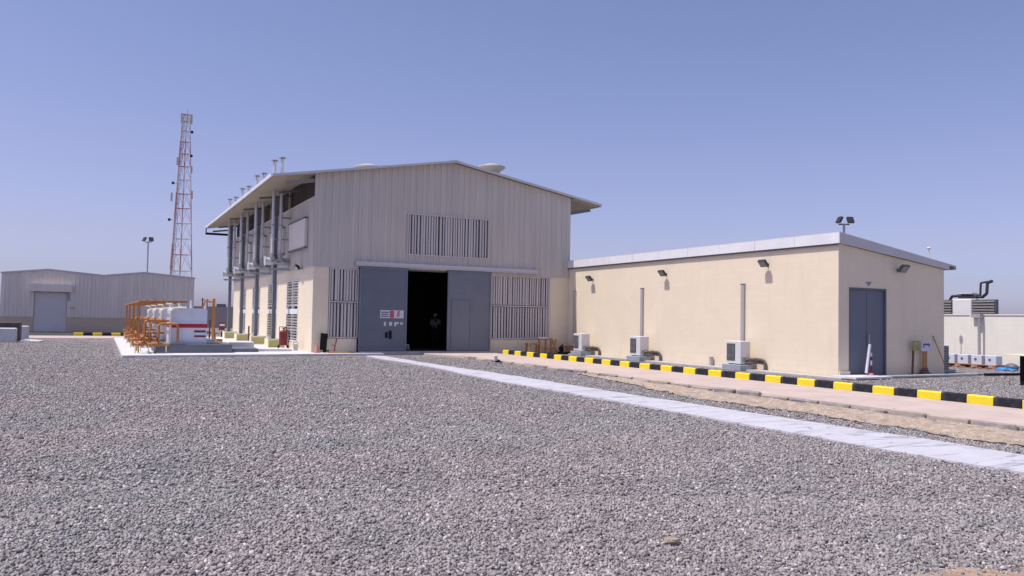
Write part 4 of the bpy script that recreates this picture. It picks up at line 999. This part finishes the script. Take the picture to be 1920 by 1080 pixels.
t = thing('wall_post', 'slim grey post with a small box against the pale wall', 'post', (25.75, -11.72, 0))
MB().cyl((0, 0, 0), (0, 0, 2.05), .045, n=10).build('shaft', MT['steel'], t); MB().box(-.05, .2, -.05, .35, 2.0, 2.16).build('box', MT['trunk'], t)

# pallet with crates
t = thing('pallet', 'wooden pallet on brick rubble carrying four grey crates', 'pallet', (23.15, -14.05, -.03))
mb = MB()
for k in range(6): mb.box(.0 + k * .12, .09 + k * .12, 0, 2.3, .12, .15)
mb.build('deck', MT['wood'], t)
for yy in (0.05, .75, 1.45, 2.15): MB().box(.0, .7, yy, yy + .12, .0, .119).build('bearer', MT['brick'], t)
cl = ['grey crate with dark port at the right end of the pallet', 'grey crate second from the right on the pallet', 'grey crate third from the right on the pallet', 'grey crate at the left end of the pallet by the annex corner']
for k in range(4):
    t = thing('crate', cl[k], 'crate', (23.2, -14.02 + .57 * k, .122), group='grey crates on the pallet')
    MB().bbox(0, .40, 0, .44, 0, .36, .012).build('body', MT['tank'], t)
    MB().cyl((-.012, .25, .20), (-.001, .25, .20), .05, n=12).build('port', MT['ink'], t)
mb = MB(); rr3 = random.Random(9)
mb.sphere((0, 0, .02), .2, 14, 10, (.8, 1.3, .5)); mb.sphere((.05, -.3, .03), .15, 10, 6, (1, 1.6, .4))
mb.v = [(a + rr3.uniform(-.03, .03), b + rr3.uniform(-.03, .03), max(0, c + rr3.uniform(-.02, .03))) for a, b, c in mb.v]
o = mb.build('tarpaulin', MT['blue']); o.location = (22.6, -14.6, -.03); tag(o, 'crumpled bright blue sheet on the gravel beside the pallet', 'tarpaulin')
mb = MB(); mb.sphere((0, 0, .1), .2, 10, 8, (1, 1.3, .8)); o = mb.build('sack', MT['darksteel']); o.location = (23.4, -14.5, -.03); tag(o, 'dark sack behind the blue sheet', 'sack')
for k in range(7):
    mb = MB(); r = random.Random(40 + k); mb.box(-.11, .11, -.055, .055, 0, .07); o = mb.build('brick', MT['brick']); o.location = (22.75 + r.uniform(-.1, .15), -14.0 + .33 * k, -.03); o.rotation_euler = (0, 0, r.uniform(0, 3)); tag(o, 'loose reddish brick on the gravel before the pallet', 'brick', 'loose bricks before the pallet')
# work table at right edge
t = thing('work_table', 'table with a dark side panel at the right edge of the yard', 'table', (15.49, -19.66, -.03))
MB().box(-.35, 1.2, -.9, .42, .84, .87).build('top', MT['creamp'], t)
MB().box(-.02, .9, -.75, .13, 0, .839).build('side_panel', MT['black'], t)
mb = MB(); mb.bbox(.1, .4, -.25, .0, 0, .25, .02); o = mb.build('toolbox', MT['cone']); o.location = (15.62, -19.86, .842); tag(o, 'salmon coloured box on the table at the right edge', 'box')

# left edge blocks
t = MB(); t.bbox(-13.2, -11.5, 13.5, 14.3, -.02, .68, .04); o = t.build('concrete_block', MT['palecon']); tag(o, 'large pale concrete block at the left edge', 'concrete block')
t = MB(); t.bbox(-13.0, -11.45, 14.9, 16.1, -.02, .95, .03); o = t.build('dark_bin', MT['ventdark']); tag(o, 'dark brown bin behind the large concrete block at the left edge', 'bin')
t = MB(); t.bbox(-11.72, -11.35, 18.9, 19.6, -.02, .70, .04); o = t.build('concrete_block', MT['palecon']); tag(o, 'small upright concrete block beside the dark bin', 'concrete block')
t = MB(); t.prism([(-11.45, 14.9), (-10.5, 13.9), (-10.35, 15.0), (-11.3, 17.4)], 'z', -.02, .03); o = t.build('white_slab', MT['whitecon']); tag(o, 'flat white slab lying on the gravel beside the concrete blocks', 'slab')

# ------------------------------------------------------------------ light masts and tower
def mast(loc, h, label, rz=0, turn=(-.6, .6), sp=.27, sc=1.0):
    t = thing('light_mast', label, 'light mast', loc, rz)
    MB().cyl((0, 0, 0), (0, 0, h), .085, .05, 12).build('pole', MT['steel'], t)
    MB().bar((-sp, 0, h), (sp, 0, h), .06).build('crossarm', MT['darksteel'], t)
    for sx, tn in zip((-1, 1), turn):
        R = Matrix.Rotation(tn, 3, 'Z') @ Matrix.Rotation(-.5, 3, 'X')
        mb = MB(); mb.box(sx * sp - .17 * sc, sx * sp + .17 * sc, -.15, -.05, h + .04, h + .04 + .34 * sc, R, (sx * sp, -.1, h + .2)); mb.build('floodlight', MT['lamp'], t)
mast((-4.65, 36.0, 0), 7.1, 'light mast with two floodlights standing behind the far shed', -.47)
mast((20.9, -8.8, 0), 5.95, 'light mast with two floodlights rising behind the annex roof', -.47, (-1.35, .1), .23, .82)
t = thing('lightning_rod', 'thin white rod with a round head rising beyond the annex roof', 'rod', (24.2, -10.47, 0))
MB().cyl((0, 0, 0), (0, 0, 4.95), .035, .02, 8).build('rod', MT['acw'], t); MB().sphere((0, 0, 4.98), .09, 10, 8, (1, 1, .6)).build('head', MT['acw'], t)

def tower():
    t = thing('lattice_tower', 'tall slender red and white lattice communications mast', 'lattice tower', (4.5, 117.3, 0))
    H = 36.3
    def leg(k, z):
        f = z / H
        base = [(-2.15, .6), (1.85, -.5), (-.25, 1.9)][k]; top = [(-.75, .1), (.45, -.15), (-.05, .5)][k]
        return (base[0] + (top[0] - base[0]) * f, base[1] + (top[1] - base[1]) * f, z)
    for k in range(3):
        MB().cyl(leg(k, 0), leg(k, H), .20 if k == 0 else .12, .11 if k == 0 else .07, 8).build('leg', MT['tower'], t)
    mb = MB(); n = 15; zs = [H * (1 - (1 - i / n) ** 1.25) for i in range(n + 1)]
    for i in range(1, n + 1):
        mb = MB()
        for a, b in ((0, 1), (1, 2), (2, 0)): mb.bar(leg(a, zs[i]), leg(b, zs[i]), .10)
        mb.build('bracing_ring', MT['tower'], t)
    mb = MB()
    for i in range(n):
        for a, b in ((0, 1), (1, 2), (2, 0)):
            A, B = leg(a, zs[i]), leg(b, zs[i]); Cc = leg(a, zs[i + 1]); D = leg(b, zs[i + 1])
            mid = tuple((p + q) / 2 for p, q in zip(Cc, D)); mb.bar(A, mid, .05); mb.bar(B, mid, .05)
    mb.build('braces', MT['tower'], t)
    mb = MB(); o = Vector((.28, -.1, 0))
    mb.bar(Vector(leg(0, 0)) + o, Vector(leg(0, H)) + o * .8, .10); mb.bar(Vector(leg(0, 0)) + o * 1.9, Vector(leg(0, H)) + o * 1.5, .08); mb.build('cable_ladder', MT['tower'], t)
    for z, sx, s in ((34.6, -.9, 1.7), (34.6, .7, 1.7), (34.8, .0, 1.5), (21.5, 1.15, 1.4), (20.8, -2.1, 1.5), (27.2, -1.35, 1.3), (26.0, .95, 1.2)):
        MB().box(sx - .16, sx + .16, -.45, -.25, z, z + s).build('panel_antenna', MT['clad'], t)
    for z, sx in ((24.0, -1.95), (17.6, -2.35), (29.0, .85), (33.2, .85)):
        MB().cyl((sx, -.5, z), (sx, -.2, z), .24, n=16).build('dish', MT['lamp'], t)
        MB().bar((sx, -.2, z), (sx * .55, 0, z), .08).build('dish_arm', MT['tower'], t)
    MB().cyl((0, 0, H), (0, 0, H + .9), .04, n=6).build('spike', MT['tower'], t)
tower()

# ------------------------------------------------------------------ light
sd = Vector((-1, .14, 2.2)).normalized()          # towards the sun
elev = math.asin(sd.z)
L = bpy.data.lights.new('sun', 'SUN'); L.energy = 3.6; L.angle = math.radians(.53); L.color = (1.0, .93, .87)
so = bpy.data.objects.new('sun', L); COL.objects.link(so); so.rotation_euler = sd.to_track_quat('Z', 'Y').to_euler()
w = bpy.data.worlds.new('World'); S.world = w; w.use_nodes = True; nt = w.node_tree
sky = nt.nodes.new('ShaderNodeTexSky'); sky.sky_type = 'NISHITA'; sky.sun_disc = False
sky.sun_elevation = elev; sky.sun_rotation = math.atan2(sd.x, sd.y); sky.altitude = 0; sky.air_density = 1.0; sky.dust_density = 1.2; sky.ozone_density = 1.5
bg = nt.nodes['Background']; bg.inputs[1].default_value = .12
tcw = nt.nodes.new('ShaderNodeTexCoord'); sep = nt.nodes.new('ShaderNodeSeparateXYZ'); nt.links.new(tcw.outputs['Generated'], sep.inputs[0])
tr = ramp(nt, sep.outputs[2], [(0.0, (.84, .82, 1.36)), (.05, (.76, .72, 1.08)), (.09, (.84, .71, .96)), (.19, (.92, .76, .94)), (.35, (.95, .81, .95)), (1.0, (1.0, .84, .93))])
tint = mixc(nt, 1.0, sky.outputs[0], tr, 'MULTIPLY')
nt.links.new(tint, bg.inputs[0])

# ------------------------------------------------------------------ camera
cam = bpy.data.cameras.new('camera'); co = bpy.data.objects.new('camera', cam); COL.objects.link(co)
fw = Vector((.45342685, .89048945, .03785012)); rt = Vector((.89067431, -.45428575, .01799267)); up = Vector((-.03321705, -.02555377, .99912143))
mat = Matrix((rt, up, -fw)).transposed().to_4x4(); mat.translation = Vector((CX, CY, CZ)); co.matrix_world = mat
cam.sensor_width = 36; cam.lens = 1508.95 / 1920 * 36; cam.clip_start = .1; cam.clip_end = 5000
S.camera = co
S.view_settings.view_transform = 'Standard'; S.view_settings.look = 'None'; S.view_settings.gamma = 1; S.view_settings.exposure = .29
